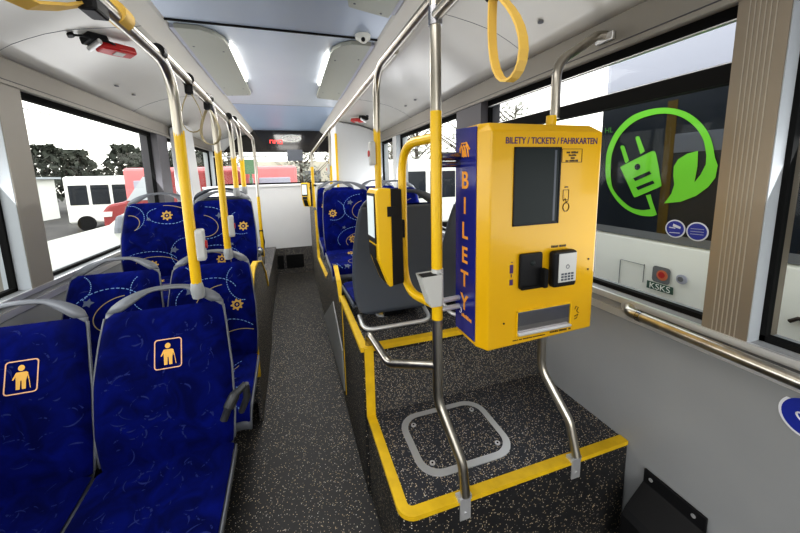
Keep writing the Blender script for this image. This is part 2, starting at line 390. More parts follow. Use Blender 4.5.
# floor hatch
h=MB()
ro=rounded(.385,.795,.965,1.300,.09); ri=rounded(.413,.767,.993,1.272,.068)
n=len(ro); h.add([(x,y,.404) for x,y in ro]+[(x,y,.404) for x,y in ri],[(i,(i+1)%n,n+(i+1)%n,n+i) for i in range(n)])
h.add([(x,y,.404) for x,y in ro]+[(x,y,.399) for x,y in ro],[(i,(i+1)%n,n+(i+1)%n,n+i) for i in range(n)])
hf=h.build('hatch_frame', M['alu'], p1, label='polished metal frame of the floor hatch')
for x,y in((.445,1.03),(.735,1.03),(.445,1.235),(.735,1.235)):
    MB().disc((x,y,.399),(0,0,1),.011,th=.005).disc((x,y,.403),(0,0,1),.0045,1,th=.0015,seg=6).build('screw',[M['alu'],M['black']],hf)
p2=thing('seat_platform','higher speckled platform with yellow front edge below the slate grey seat backs','platform',(0,0,0))
MB().box(.253,1.216,1.367,2.06,0,.728).build('base', M['floor'], p2)
MB().box(.253,1.214,1.368,2.06,.7285,.7305).build('top', M['platform'], p2)
MB().box(.262,1.214,1.362,1.397,.712,.736).build('yellow_edge', M['yellow_edge'], p2)
MB().box(.247,.279,1.362,2.05,.715,.737).build('yellow_edge', M['yellow_edge'], p2)
MB().box(.248,.256,1.96,1.972,.1,.72).build('yellow_edge', M['yellow_edge'], p2)
p3=thing('seat_platform','long speckled side platform carrying the blue seats ahead of the cabinet','platform',(0,0,0))
MB().box(.275,1.23,2.062,5.295,0,.5).build('base', M['platform'], p3)
sidep=[(2.062,0),(2.062,.70),(2.16,.80),(2.30,.865),(2.45,.85),(3.0,.575),(3.98,.52),(4.03,.62),(4.06,1.10),(4.3,1.12),(5.27,1.12),(5.27,0)]
MB().prism(sidep,fx,.253,.275).build('side_panel', M['riser'], p3)
mb=MB(); e=[(2.062,.69),(2.16,.80),(2.30,.868)]
mb.ribbon([(.262,y,z) for y,z in fillet([(a,b,0) for a,b in e],.1) for y,z in [(y,z)]] if False else [(.262,y,z) for y,z in e],(.03,0,0),th=.012)
mb.build('yellow_edge', M['yellow_edge'], p3); mb=MB(); mb.ribbon([(.262,y,z) for y,z in [(3.0,.578),(3.98,.523),(4.03,.622),(4.06,1.10)]],(.03,0,0),th=.02); mb.build('yellow_edge', M['yellow_edge'], p3)
MB().prism([(2.02,.09),(2.03,.37),(2.46,.545),(3.45,.02),(3.3,.005)],fx,.244,.252).build('kick_plate', M['grey_plastic'], p3, label='pale scuffed kick plate')  # platform side lit from the window, that light put into a paler grey
p4=thing('seat_platform','speckled wheel-arch platform with rounded yellow-edged side panel across the aisle from the validator','platform',(0,0,0))
MB().box(-1.232,-.285,2.22,5.27,0,.45).build('base', M['platform'], p4)
arch=[(2.04,0),(2.03,.62),(2.05,.80),(2.12,.89),(2.24,.93),(2.40,.925),(2.7,.86),(2.95,.70),(3.10,.54),(3.14,.2),(3.12,0)]
MB().prism(arch,fx,-.285,-.262).build('side_panel', M['riser'], p4)
mb=MB(); mb.ribbon([(-.27,y,z) for y,z in [(2.038,.3)]+arch[1:6]],(.032,0,0),th=.022); mb.ribbon([(-.27,y,z) for y,z in arch[7:9]],(.034,0,0),th=.03)
mb.ribbon([(-.27,y,z) for y,z in arch[5:8]],(.03,0,0),th=.008)
mb.build('yellow_edge', M['yellow_edge'], p4)

# ------------------------------------------------------------------ seats
def backp(x,s,off=0.):
    y=.05*s+.35*s*s; z=.525+.915*s
    ty,tz=.05+.7*s,.915; L=math.hypot(ty,tz); ny,nz=-tz/L,ty/L
    return Vector((x, y+ny*off, z+nz*off))
def lerp(a,b,t): return a+(b-a)*t
def interp(tab,s):
    for (s0,h0),(s1,h1) in zip(tab,tab[1:]):
        if s<=s1: return lerp(h0,h1,max(0,(s-s0)/(s1-s0)))
    return tab[-1][1]
HW=[(-.1,.195),(0,.21),(.12,.219),(.3,.217),(.45,.203),(.55,.19)]
STOP=.545
def cush_hw(s):
    h=interp(HW,s)-.003; r=.03; top=STOP
    if s>top-r: d=s-(top-r); h-= r-math.sqrt(max(0,r*r-d*d))
    return h
def bulge(x,s):
    e=min(cush_hw(s)-abs(x), STOP-s+.001, .05)
    e=max(e,0); return .008+.024*math.sqrt(min(1,e/.03))
def topcurve(x): return STOP-.012+.028*(x/.19)**2*0
def back_surface(x,s,off=0.): return backp(x,s,bulge(x,s)+off)
def pan_surface(x,t,off=0.):     # t from 0 (fold) to .45 front
    e=max(0,min(.212-abs(x),.05)); z=.518-.03*min(1,t/.4)+.012*math.sqrt(min(1,e/.03))-.01*math.cos(x*6)*math.sin(min(1,t/.4)*PI)
    y=-t-.028; d=0
    if t>.38: q=(t-.38)/.07; y=-.38-.028-.05*math.sin(min(q,1)*PI/2); z-=.06*(1-math.cos(min(q,1)*PI/2))
    return Vector((x,y,z+off))
def on_back(mb,pts,w,mi,dash=None,off=.0012,surf=back_surface,hw=cush_hw,smax=STOP-.012,smin=.0):
    # thin thread line following 2D points on the cushion
    n=len(pts)
    for i in range(n-1):
        if dash and (i%dash[1])>=dash[0]: continue
        (x0,s0),(x1,s1)=pts[i],pts[i+1]
        if any(s<smin or s>smax or abs(x)>hw(s)-.012 for x,s in((x0,s0),(x1,s1))): continue
        d=Vector((x1-x0,s1-s0)); 
        if d.length<1e-6: continue
        q=Vector((-d.y,d.x)).normalized()*w*.5
        mb.add([surf(x0-q.x,s0-q.y,off),surf(x1-q.x,s1-q.y,off),surf(x1+q.x,s1+q.y,off),surf(x0+q.x,s0+q.y,off)],[(0,1,2,3)],mi)
def ell(cx,cs,a,b,rot,t0,t1,n=60):
    return [(cx+a*math.cos(t)*math.cos(rot)-b*math.sin(t)*math.sin(rot),cs+a*math.cos(t)*math.sin(rot)+b*math.sin(t)*math.cos(rot)) for t in [lerp(t0,t1,i/n) for i in range(n+1)]]
def gear(mb,cx,cs,r,mi,surf=back_surface,off=.0016,hw=cush_hw):
    if abs(cx)+r>hw(cs)-.005: return
    n=32; ou=[];inn=[]
    for i in range(n):
        a=2*PI*i/n; rr=r*(1. if i%4<2 else .72); ou.append((cx+rr*math.cos(a),cs+rr*math.sin(a))); inn.append((cx+r*.42*math.cos(a),cs+r*.42*math.sin(a)))
    mb.add([surf(x,s,off) for x,s in ou+inn],[(i,(i+1)%n,n+(i+1)%n,n+i) for i in range(n)],mi)
    c_=[(cx+r*.2*math.cos(2*PI*i/8),cs+r*.2*math.sin(2*PI*i/8)) for i in range(8)]
    mb.add([surf(x,s,off) for x,s in c_],[list(range(8))],mi)
def blob(mb,cx,cs,r,mi,surf=back_surface,hw=cush_hw):
    if abs(cx)+r>hw(cs)-.005: return
    p=[(cx+r*k*math.cos(2*PI*i/10),cs+r*k*math.sin(2*PI*i/10)) for i,k in enumerate([1,.5,.9,.4,.8,.6,1,.45,.85,.5])]
    mb.add([surf(x,s,.0014) for x,s in p],[list(range(10))],mi)
def pattern(mb,v,surf=back_surface,hw=cush_hw,smax=STOP-.012,smin=.0):
    kw=dict(surf=surf,hw=hw,smax=smax,smin=smin)
    D=2; G=3; GD=4; MO=5
    if v==0:
        on_back(mb,ell(-.02,.36,.15,.1,.15,.2,3.3),.0045,D,(2,3),**kw); on_back(mb,ell(.04,.33,.12,.085,.35,1.2,4.3),.005,GD,None,**kw)
        on_back(mb,ell(-.17,.47,.08,.07,.3,-1.2,1.6),.0045,D,(2,3),**kw); on_back(mb,ell(.1,.13,.13,.09,-.3,.4,3.6),.0045,D,(2,3),**kw)
        on_back(mb,ell(.12,.1,.11,.06,.1,.2,3.),.005,GD,None,**kw); on_back(mb,ell(.15,.42,.07,.1,.3,1.8,4.6),.0045,D,(2,3),**kw)
        gear(mb,.125,.3,.033,G,surf,hw=hw); gear(mb,-.02,.1,.033,G,surf,hw=hw); blob(mb,-.1,.4,.028,MO,surf,hw); blob(mb,.06,.22,.022,MO,surf,hw)
    elif v==1:
        on_back(mb,ell(.06,.44,.12,.06,-.1,2.2,6.0),.0045,D,(2,3),**kw); on_back(mb,ell(.08,.44,.14,.07,-.2,.1,2.),.005,GD,None,**kw)
        on_back(mb,ell(-.16,.43,.085,.09,.4,-1.5,1.5),.0045,D,(2,3),**kw); on_back(mb,ell(-.17,.39,.07,.06,.4,-1.3,1.2),.005,GD,None,**kw)
        on_back(mb,ell(-.05,.1,.17,.09,.0,.3,3.0),.0045,D,(2,3),**kw); on_back(mb,ell(.0,.09,.13,.06,-.1,.2,3.0),.005,GD,None,**kw)
        on_back(mb,ell(.17,.16,.09,.11,.0,1.2,4.4),.0045,D,(2,3),**kw)
        gear(mb,.06,.44,.036,G,surf,hw=hw); gear(mb,-.03,.09,.034,G,surf,hw=hw); blob(mb,.1,.19,.03,MO,surf,hw); blob(mb,-.05,.42,.016,MO,surf,hw)
    else:
        on_back(mb,ell(.12,.37,.16,.12,.0,1.6,4.7),.0045,D,(2,3),**kw); on_back(mb,ell(.14,.35,.11,.08,.3,1.5,4.4),.005,GD,None,**kw)
        on_back(mb,ell(-.13,.36,.1,.09,-.3,-1.6,1.4),.0045,D,(2,3),**kw); on_back(mb,ell(.05,.1,.16,.1,.1,1.0,3.6),.0045,D,(2,3),**kw)
        on_back(mb,ell(.09,.08,.13,.07,.1,.8,3.6),.005,GD,None,**kw)
        gear(mb,-.135,.33,.036,G,surf,hw=hw); gear(mb,.02,.09,.036,G,surf,hw=hw); blob(mb,.02,.42,.03,MO,surf,hw); blob(mb,-.05,.2,.018,MO,surf,hw)
def swirls(mb,k,seed,surf,hw,smax,smin,mi=1):
    rnd=random.Random(seed)
    for i in range(k):
        cx,cs=rnd.uniform(-.18,.18),rnd.uniform(smin+.03,smax-.02); r=rnd.uniform(.015,.045); t=rnd.uniform(0,6.28); L=rnd.uniform(.7,1.9)
        pts=ell(cx,cs,r,r*rnd.uniform(.5,1.2),t,0,L,8); w0=rnd.uniform(.002,.0065)
        for j in range(8):
            on_back(mb,pts[j:j+2],w0*math.sin(PI*(j+.7)/8.4),mi if rnd.random()<.8 else 0,None,.0008,surf,hw,smax,smin)
PANHW=lambda t:.212
def make_seat(name,label,variant,ped=.45,shellmat='shell',group=None,picto=False,arm=False,pdx=0.):
    root=thing(name,label,'seat',(0,0,0),0,group)
    # shell plate with looped grab handle along the top
    mb=MB(); NX=28; HH=.192
    def outer(u): return .545+.083*max(0,1-abs(u)**2.1)**.62
    def lower(u): return .545-.004*(1-u*u)
    def upper(u): 
        k=max(0,1-(u/.80)**2); return lower(u)+ (outer(u)-.0165-lower(u))*min(1,k**.9*1.15)
    sx=[-1+2*i/NX for i in range(NX+1)]
    # smooth plate below
    rows=[-.085,-.06,0,.06,.12,.2,.3,.38,.45,.5,.53]
    g=[]
    for s in rows:
        h=interp(HW,s)
        if s<-.05: h-=.045*((-.05-s)/.035)**1.5
        g.append([backp(u*h,s,0) for u in sx])
    g.append([backp(u*.191,lower(u),0) for u in sx])
    vs=[p for row in g for p in row]; W=NX+1
    mb.add(vs,[(r*W+i,r*W+i+1,(r+1)*W+i+1,(r+1)*W+i) for r in range(len(g)-1) for i in range(NX)],0,True)
    vs=[];fs=[]
    for u in sx: vs+=[backp(u*.191,upper(u),0),backp(u*.191,outer(u),-.004)]
    for i in range(NX): fs.append((i*2,i*2+2,i*2+3,i*2+1))
    mb.add(vs,fs,0,True)
    # pan underside
    pv=[];T=[0,.1,.2,.3,.38,.42,.45]
    for t in T:
        for u in sx: 
            p=pan_surface(u*.217,t); pv.append((p.x,p.y-(.006 if t>.4 else 0),p.z-.032-.012*(1-u*u)))
    mb.add(pv,[(r*W+i,r*W+i+1,(r+1)*W+i+1,(r+1)*W+i) for r in range(len(T)-1) for i in range(NX)],0,True)
    for sg in(-1,1):                 # thin side lips
        vs=[]
        for s in rows[2:]:
            h=interp(HW,s)*sg; vs+=[backp(h,s,-.003),backp(h*1.002,s,.007)]
        mb.add(vs,[(2*i,2*i+2,2*i+3,2*i+1) for i in range(len(rows)-3)],0,True)
        vs=[]
        for t in T: 
            p=pan_surface(.217*sg,t); vs+=[(p.x,p.y,p.z-.035),(p.x,p.y,p.z-.004)]
        mb.add(vs,[(2*i,2*i+2,2*i+3,2*i+1) for i in range(len(T)-1)],0,True)
    o=mb.build('shell', M[shellmat], root, solid=.0065)
    # upholstery
    fab=[M['blue_plain'] if picto else M['blue_pat'], M['swirl'] if picto else M['swirl2'], M['dash'],M['gold'],M['gold_dull'],M['mot']]
    mb=MB(); NS=30; NXX=24; vs=[]
    ss=[STOP*(i/NS) for i in range(NS+1)]
    ss=[ -.01+ (STOP+.0095)*(i/NS) for i in range(NS+1)]
    for s in ss:
        h=cush_hw(s)
        for i in range(NXX+1):
            u=-1+2*i/NXX; u=math.copysign(abs(u)**.8,u); vs.append(back_surface(u*h,s))
    W2=NXX+1
    mb.add(vs,[(r*W2+i,r*W2+i+1,(r+1)*W2+i+1,(r+1)*W2+i) for r in range(NS) for i in range(NXX)],0,True)
    swirls(mb,70 if picto else 22,variant*11+3,back_surface,cush_hw,STOP-.015,.005)
    if not picto: pattern(mb,variant)
    bk=mb.build('backrest', fab, root)
    mb=MB(); vs=[]; TT=[.45*i/22 for i in range(23)]
    for t in TT:
        for i in range(NXX+1):
            u=-1+2*i/NXX; u=math.copysign(abs(u)**.8,u); vs.append(pan_surface(u*.212,t))
    mb.add(vs,[(r*W2+i,r*W2+i+1,(r+1)*W2+i+1,(r+1)*W2+i) for r in range(22) for i in range(NXX)],0,True)
    swirls(mb,75 if picto else 20,variant*7+5,pan_surface,PANHW,.44,.0)
    if not picto: pattern(mb,(variant+1)%3,pan_surface,PANHW,.42,.0)
    mb.build('seat_cushion', fab, root)
    # pedestal
    if ped>0:
        MB().prism([(-.30,.455),(-.02,.455),(-.05,.455-ped),(-.22,.455-ped)],fx,-.05,.05).build('pedestal', M['black'], root)
    if picto:
        mb=MB(); S=lambda x,s:back_surface(.016+pdx+x*1.28,.378+s*1.28,.0018)
        cx,cs,hw_,hh=.0,.0,.034,.041; PS=1.28
        ring=rounded(cx-hw_,cx+hw_,cs-hh,cs+hh,.008,4); ring2=rounded(cx-hw_+.003,cx+hw_-.003,cs-hh+.003,cs+hh-.003,.006,4); n=len(ring)
        mb.add([S(x,s) for x,s in ring+ring2],[(i,(i+1)%n,n+(i+1)%n,n+i) for i in range(n)],1)
        hd=[(cx-.001+.008*math.cos(2*PI*i/12),cs+.025+.0085*math.sin(2*PI*i/12)) for i in range(12)]
        mb.add([S(x,s) for x,s in [(q[0]*.88,q[1]*.88) for q in hd]],[list(range(12))],0)
        for poly in([(-.012,.014),(.012,.014),(.016,.010),(.012,-.010),(-.012,-.010),(-.014,.010)],[(-.012,-.009),(-.001,-.009),(-.002,-.034),(-.011,-.034)],[(.001,-.009),(.012,-.009),(.012,-.034),(.003,-.034)],
                    [(-.013,.013),(-.009,.009),(-.018,-.007),(-.021,-.005)],[(.012,.013),(.015,.009),(.0195,-.007),(.0165,-.008)],[(.0175,-.009),(.0195,-.008),(.0235,-.033),(.0215,-.033)]):
            mb.add([S(cx+x*.86,cs+s*.88) for x,s in poly],[list(range(len(poly)))],0)
        mb.build('priority_pictogram',[M['picto'],M['picto_rim']],bk,label='amber pictogram of a person with a walking stick in a frame')
    if arm:
        pth=fillet([(.183,-.022,.615),(.200,-.012,.655),(.225,.0,.695),(.262,.012,.722)],.05)
        n=len(pth); a=MB().tube(pth,[.010+.010*math.sin(PI*(.12+.8*i/(n-1))) for i in range(n)]).build('armrest', M['armrest'], root, label='dark folded armrest')
        MB().tube([(.262,.012,.722),(.262,.02,.66),(.235,.03,.60)],[.012,.014,.012]).build('hinge', M['armrest'], a)
    return root
PG='blue priority seats at the front'; RG='blue patterned seats facing the front'
s1=make_seat('priority_seat','plain blue priority seat beside the aisle with dark folded armrest',0,picto=True,arm=True,group=PG); s1.location=(-.479,1.272,0)
s2=make_seat('priority_seat','plain blue priority seat with walking-stick pictogram on the window side',1,picto=True,pdx=.026,group=PG); s2.location=(-.915,1.272,0)
a0=make_seat('passenger_seat','patterned blue seat directly behind the aisle-side priority seat',0,group=RG); a0.location=(-.455,1.92,0)
a1=make_seat('passenger_seat','patterned blue seat directly behind the window-side priority seat',0,group=RG); a1.location=(-.905,1.92,0)
b0=make_seat('passenger_seat','raised patterned blue seat by the window with gold gear near its top edge',1,ped=.30,group=RG); b0.location=(-.905,2.62,.315)
b1=make_seat('passenger_seat','raised patterned blue seat beside the aisle above the rounded yellow-edged panel',2,ped=.30,group=RG); b1.location=(-.492,2.62,.315)
# mirror the motif of the raised aisle seat
b1.scale=(-1,1,1)
c0=make_seat('passenger_seat','patterned blue seat partly hidden by the slate grey seat back and validator',2,ped=.31,group=RG); c0.location=(.455,2.78,.352)
dup(c0,(.915,2.78,.352),'blue window seat seen through the yellow pole loop')
dup(c0,(.455,3.46,.352),'blue aisle seat behind the one beside the slate grey seat back')
dup(c0,(.915,3.46,.352),'blue window seat in front of the white cabinet, farthest of its side')
d0=make_seat('rear_facing_seat','slate grey seat back facing the camera behind the ticket validator',1,ped=.055,shellmat='shell_dark',group='rear-facing seats'); d0.location=(.485,1.60,.335); d0.rotation_euler=(0,0,PI)
mb=MB(); mb.tube(fillet([(-.17,-.02,.44),(-.17,.09,.408),(.19,.09,.408),(.19,-.02,.44)],.06),.011).build('frame_tube', M['alu'], d0)
MB().tube([(-.235,-.02,.53),(-.235,.02,.56),(-.23,.05,.55)],.014).build('armrest_hinge', M['grey_plastic'], d0)
dup(d0,(.965,1.60,.335),'slate grey seat back between the ticket machine side and the window')
e0=dup(d0,(-.525,3.0,.335),'slate grey seat back to back with the raised aisle seat'); 
for ch in e0.children:
    if ch.name.startswith('pedestal'): pass

# ------------------------------------------------------------------ poles and rails
RS,RY=.0170,.0182
XL=-.372; ZL=1.90
def stop_button(loc,rz,label,group='stop request buttons on the poles'):
    t=thing('stop_button',label,'button',loc,rz,group)
    MB().prism([(-.02,-.06),(.02,-.06),(.024,-.045),(.024,.045),(.02,.06),(-.02,.06),(-.024,.045),(-.024,-.045)],fx,-.0,.03).build('housing', M['light_grey_plastic'], t, bevel=.006)
    MB().disc((.03,0,0),(1,0,0),.016,th=.006).build('push_button', M['red'], t)
    return t
def left_pole(y,ystart,label,z_yel,z_sock,x=XL,zr=ZL,sock=True,yoff=0.):
    t=thing('grab_pole',label,'pole',(x,y,z_sock),0,'grab poles along the seats')
    L=lambda p:(p[0]-x,p[1]-y,p[2]-z_sock)
    pth=fillet([L((x,ystart,zr)),L((x,y-.02,zr-.012)),L((x,y,z_yel-.03))],.13,10)
    MB().tube(pth,RS).build('steel_bend', M['steel'], t)
    MB().tube([L((x,y,z_yel)),L((x,y,z_sock))],RY).build('yellow_sleeve', M['yellow'], t)
    if sock:
        mb=MB(); mb.tube([(0,0,.014),(0,0,.004),(0,.003,-.02),(0,.01,-.052)],[.016,.021,.025,.023],seg=8); mb.build('socket', M['grey_plastic'], t)
    MB().tube([L((x,ystart-.012,zr)),L((x,ystart+.02,zr))],.021).build('coupling', M['black'], t)
    return t
left_pole(1.40,-1.2,'yellow grab pole rising from the aisle-side priority seat, bent into the ceiling rail',1.675,1.10)
left_pole(2.045,1.27,'yellow grab pole rising from the second aisle seat of the row',1.655,1.10,x=-.368)
left_pole(2.70,1.93,'yellow grab pole standing on the raised aisle seat',1.66,1.425,x=-.388,zr=1.91)
left_pole(3.0,2.55,'thin yellow pole just behind the raised aisle seat',1.66,1.425,x=-.372,zr=1.92)
t=left_pole(4.25,2.88,'farthest yellow pole of the seat row, ending in a black strap by the rear wall',1.28,.55,x=-.383,zr=1.955,sock=False)
MB().tube([(0,0,.33),(.0,.02,.25),(.01,.02,.18),(.0,.01,.1)],.022).build('strap_wrap', M['black'], t)
MB().tube([(0,0,.0),(0,0,-.1)],.0175).build('steel_foot', M['steel'], t)
stop_button((-.356,1.392,1.255),.12,'grey stop button with red dot on the nearest yellow pole')
stop_button((-.352,2.035,1.235),.12,'grey stop button on the second yellow pole along the seats')
# yellow clamp ring on the near rail
o=MB().tube([(XL,1.0,ZL-.001),(XL,1.05,ZL-.001)],.026).build('clamp_ring', M['strap'], None); tag(o,'yellow sleeve ring clamped around the near ceiling rail','ring')

XR=.44
def rel(t,p): return Vector(p)-t.location
# front pole with loop
t=thing('grab_pole','front stainless and yellow grab pole with side loop, standing on the platform edge','pole',(.49,.862,.405),0)
low=fillet([(.44,.965,1.05),(.44,.965,.715),(.487,.875,.53),(.492,.862,.42)],[.12,.1],8)
MB().tube([rel(t,p) for p in low],RS).build('steel_lower', M['steel'], t)
MB().tube([rel(t,(XR,.965,2.02)),rel(t,(XR,.965,1.66))],RS).build('steel_upper', M['steel'], t)
MB().tube([rel(t,(XR,.965,1.69)),rel(t,(XR,.965,1.015))],RY).build('yellow_sleeve', M['yellow'], t)
lp=fillet([(XR,.965,1.612),(.41,1.215,1.612),(.41,1.215,1.035),(XR,.965,1.062)],.125,10)
MB().tube([rel(t,p) for p in lp],.0165).build('yellow_loop', M['yellow'], t)
tee=MB(); tee.tube([rel(t,(XR,.965,1.985)),rel(t,(XR,.965,1.935))],.021); tee.build('tee_joint', M['chrome_dark'], t)
hb=fillet([(.288,1.385,.735),(.290,1.372,.795),(.33,1.20,.74),(.385,1.07,.80),(XR,.965,.845)],[.025,.08,.09],8)
MB().tube([rel(t,p) for p in hb],.0165).build('low_handle', M['steel'], t)
MB().box(-.026,.026,-.003,.02,-.004,.012).box(-.02,.02,-.006,-.0015,-.075,.008).disc((0,-.0065,-.05),(0,-1,0),.006,th=.002).build('foot_bracket', M['alu'], t)
# machine pole
t2=thing('machine_pole','stainless pole behind the ticket machine, bent onto the wall above the window','pole',(.965,.862,.405),0)
up=fillet([(.93,1.022,.95),(.93,1.022,.70),(.965,.90,.54),(.967,.862,.42)],[.12,.1],8)
MB().tube([rel(t2,p) for p in up],RS).build('steel_lower', M['steel'], t2)
MB().tube([rel(t2,(.93,1.022,.9)),rel(t2,(.93,1.022,1.70))],RY).build('yellow_sleeve', M['yellow'], t2)
tp=fillet([(.945,1.022,1.69),(.945,1.022,1.885),(1.15,1.045,2.005),(1.195,1.05,2.012)],[.1,.02],8)
MB().tube([rel(t2,p) for p in tp],RS).build('steel_upper', M['steel'], t2)
MB().obox(rel(t2,(1.19,1.045,2.0)),((1,0,0),(0,1,0),(0,0,1)),(.016,.075,.03)).build('wall_bracket', M['alu'], t2, bevel=.003)
MB().box(-.026,.026,-.003,.02,-.004,.012).box(-.02,.02,-.006,-.0015,-.075,.008).disc((0,-.0065,-.05),(0,-1,0),.006,th=.002).build('foot_bracket', M['alu'], t2)
# ceiling rail + mid pole on the platform side
t=thing('grab_pole','yellow grab pole behind the validator, bent into the ceiling rail above it','pole',(XR,1.695,.73),0)
pth=fillet([(XR,.965,2.015),(XR,1.675,2.017),(XR,1.695,1.70)],.15,10)
MB().tube([rel(t,p) for p in pth],RS).build('steel_bend', M['steel'], t)
MB().tube([rel(t,(XR,1.695,1.735)),rel(t,(XR,1.695,.735))],RY).build('yellow_sleeve', M['yellow'], t)
MB().disc((0,0,.0),(0,0,1),.04,th=.012).build('base_flange', M['alu'], t)
stop_button((XR-.016,1.688,1.61),PI-.05,'grey stop button with red dot on the pole above the validator')
o=MB().tube([(XR,-1.2,1.96),(XR,.965,1.96)],RS).build('ceiling_rail', M['steel']); tag(o,'short stainless ceiling rail running forward from the front pole joint','rail')
o=MB().tube([(.47,1.45,2.035),(.47,3.85,2.035)],RS).build('ceiling_rail', M['steel']); tag(o,'long stainless ceiling rail above the blue seats by the cabinet','rail')
t=thing('grab_pole','yellow pole rising from the blue seat beside the white cabinet','pole',(.452,3.93,1.0),0)
MB().tube([rel(t,p) for p in fillet([(.465,3.6,2.03),(.455,3.9,2.03),(.452,3.93,1.6)],.1,8)],RS).build('steel_bend', M['steel'], t)
MB().tube([rel(t,(.452,3.93,1.72)),rel(t,(.452,3.93,1.36))],RY).build('yellow_sleeve', M['yellow'], t)
MB().tube([rel(t,(.452,3.93,1.40)),rel(t,(.452,3.93,.5))],.018).build('lower_tube', M['grey_plastic'], t)
stop_button((.438,3.92,1.58),PI,'small grey stop box on the pole beside the white cabinet')
t=thing('grab_pole','bent yellow pole carrying the far validator near the rear wall','pole',(.255,4.25,.52),0)
MB().tube([rel(t,p) for p in fillet([(.462,3.85,2.03),(.262,4.25,1.78),(.262,4.25,1.5)],.1,8)],RS).build('steel_bend', M['steel'], t)
MB().tube([rel(t,(.262,4.25,1.62)),rel(t,(.262,4.25,1.12))],RY).build('yellow_sleeve', M['yellow'], t)
MB().tube([rel(t,p) for p in [(.262,4.25,1.40),(.29,4.22,1.39)]],.012).build('side_clip', M['black'], t)
t=thing('grab_pole','slim yellow corner pole against the white cabinet edge','pole',(.60,4.46,.5),0)
MB().tube([(0,0,0),(0,0,1.55)],.016).build('yellow_sleeve', M['yellow'], t)

# hanging straps
def teardrop(h,w,n=24):
    p=[]
    for i in range(n+1):
        a=2*PI*i/n; s_=math.sin(a/2); p.append((w*.5*math.sin(a)*s_**1.2, -h*(.5-.5*math.cos(a))))
    return p
def strap(loc,label,plane,h,w,bw,m,th=.004,tilt=0.):
    t=thing('hanging_strap',label,'strap',loc,tilt,'hanging straps on the ceiling rails')
    pts=teardrop(h,w)
    if plane=='yz': path=[(0,u,v-.02) for u,v in pts]; wv=(bw,0,0)
    else: path=[(u,0,v-.02) for u,v in pts]; wv=(0,bw,0)
    MB().ribbon(path,wv,th=th).build('loop', m, t)
    MB().obox((0,0,-.015),((1,0,0),(0,1,0),(0,0,1)),(.03,.034,.05)).build('clip', M['black'], t, bevel=.006)
    MB().tube([(0,-.02,.018),(0,.02,.018)],.023).build('collar', M['black'], t)
    return t
_st=strap((XR,.675,1.905),'yellow hanging strap loop near the window above the ticket machine','yz',.215,.125,.020,M['strap'],.005); _st.rotation_euler=(-.38,0,0)
strap((XL,1.60,1.885),'thin beige strap loop hanging just behind the nearest pole bend','xz',.17,.10,.02,M['strap_thin'],.003,.2)
strap((XL,1.93,1.885),'thin beige strap loop hanging before the second pole bend','xz',.19,.13,.02,M['strap_thin'],.003,-.3)
t=thing('hanging_strap','yellow strap sagging under the near ceiling rail above the side window','strap',(XL,.90,1.885),0,'hanging straps on the ceiling rails')
MB().ribbon([(-.015,.0,-.02),(-.03,-.04,-.045),(-.04,-.11,-.075),(-.045,-.19,-.085),(-.045,-.27,-.08),(-.04,-.36,-.055),(-.02,-.45,-.02)],(.02,0,.012),th=.006).build('loop', M['strap'], t)
MB().obox((-.005,.02,-.012),((1,0,0),(0,1,0),(0,0,1)),(.035,.06,.04)).build('clip', M['black'], t, bevel=.006)

# wall handrail by the window
t=thing('wall_handrail','stainless handrail along the wall below the green logo window','handrail',(1.14,.4,.98))
MB().tube(fillet([(1.195-1.14,.87-.4,.0),(.0,.83-.4,.005),(.0,-1.4,-.02)],.03,8),.0175).build('bar', M['steel'], t)
MB().tube([(.05,.87-.4,.0),(.06,.872-.4,.0)],.028).build('wall_rosette', M['alu'], t)
MB().tube([(.0,.80-.4,.0045),(.0,.785-.4,.004)],.0195).build('coupling', M['chrome_dark'], t)

# ------------------------------------------------------------------ ticket machine
t=thing('ticket_machine','big yellow ticket machine with blue BILETY side and dark screen','ticket machine',(.74,.83,.955))
O=Vector((.74,.83,.955)); ap=lambda *p:Vector(p)-O
yb=1.0
bot=[(.529,.868),(.549,.83),(.957,.83),(.969,.84),(.971,yb),(.529,yb)]
mb=MB(); zb,zt,zc=.956,1.618,1.641
B_=[ap(x,y,zb-(.009 if i in(0,1,5) else -.003)) for i,(x,y) in enumerate(bot)]; T_=[ap(x,y,zt) for x,y in bot]; T2=[ap(*q) for q in((.533,.872,zc),(.552,.846,zc),(.915,.846,zc),(.95,.856,zc-.007),(.955,yb,zc-.007),(.533,yb,zc))]
n=6; mb.add(B_+T_+T2,[list(range(6))[::-1],[12+i for i in range(6)]]+[(i,(i+1)%6,6+(i+1)%6,6+i) for i in range(6)]+[(6+i,6+(i+1)%6,12+(i+1)%6,12+i) for i in range(6)])
hs=mb.build('housing', M['machine'], t, bevel=.004)
mb=MB(); mb.prism([(.872,.962),(yb-.002,.962),(yb-.002,1.642),(.872,1.634)],fx,.526,.5295); 
for v in range(len(mb.v)): mb.v[v]=tuple(Vector(mb.v[v])-O)
sp=mb.build('side_panel', M['blue_side'], t, label='dark blue side panel with orange letters')
for i,chh in enumerate('BILETY'):
    text('letter',chh,.076,ap(.5255,.936,1.4515-i*.081),(PI/2,0,-PI/2),M['orange'],sp,bold=.0013,sx=1.05)
mb=MB()
for dx in(-.016,.0,.016):
    mb.tube([ap(.5255,.940+dx*.9-.012,1.548),ap(.5255,.940+dx*.9-.006,1.572),ap(.5255,.940+dx*.9+.004,1.585),ap(.5255,.940+dx*.9+.012,1.578),ap(.5255,.940+dx*.9+.012,1.55)],.0028,seg=6)
mb.tube([ap(.5255,.972,1.555),ap(.5255,.957,1.592),ap(.5255,.927,1.592),ap(.5255,.907,1.57)],.003,seg=6)
mb.build('arched_logo', M['orange'], sp)
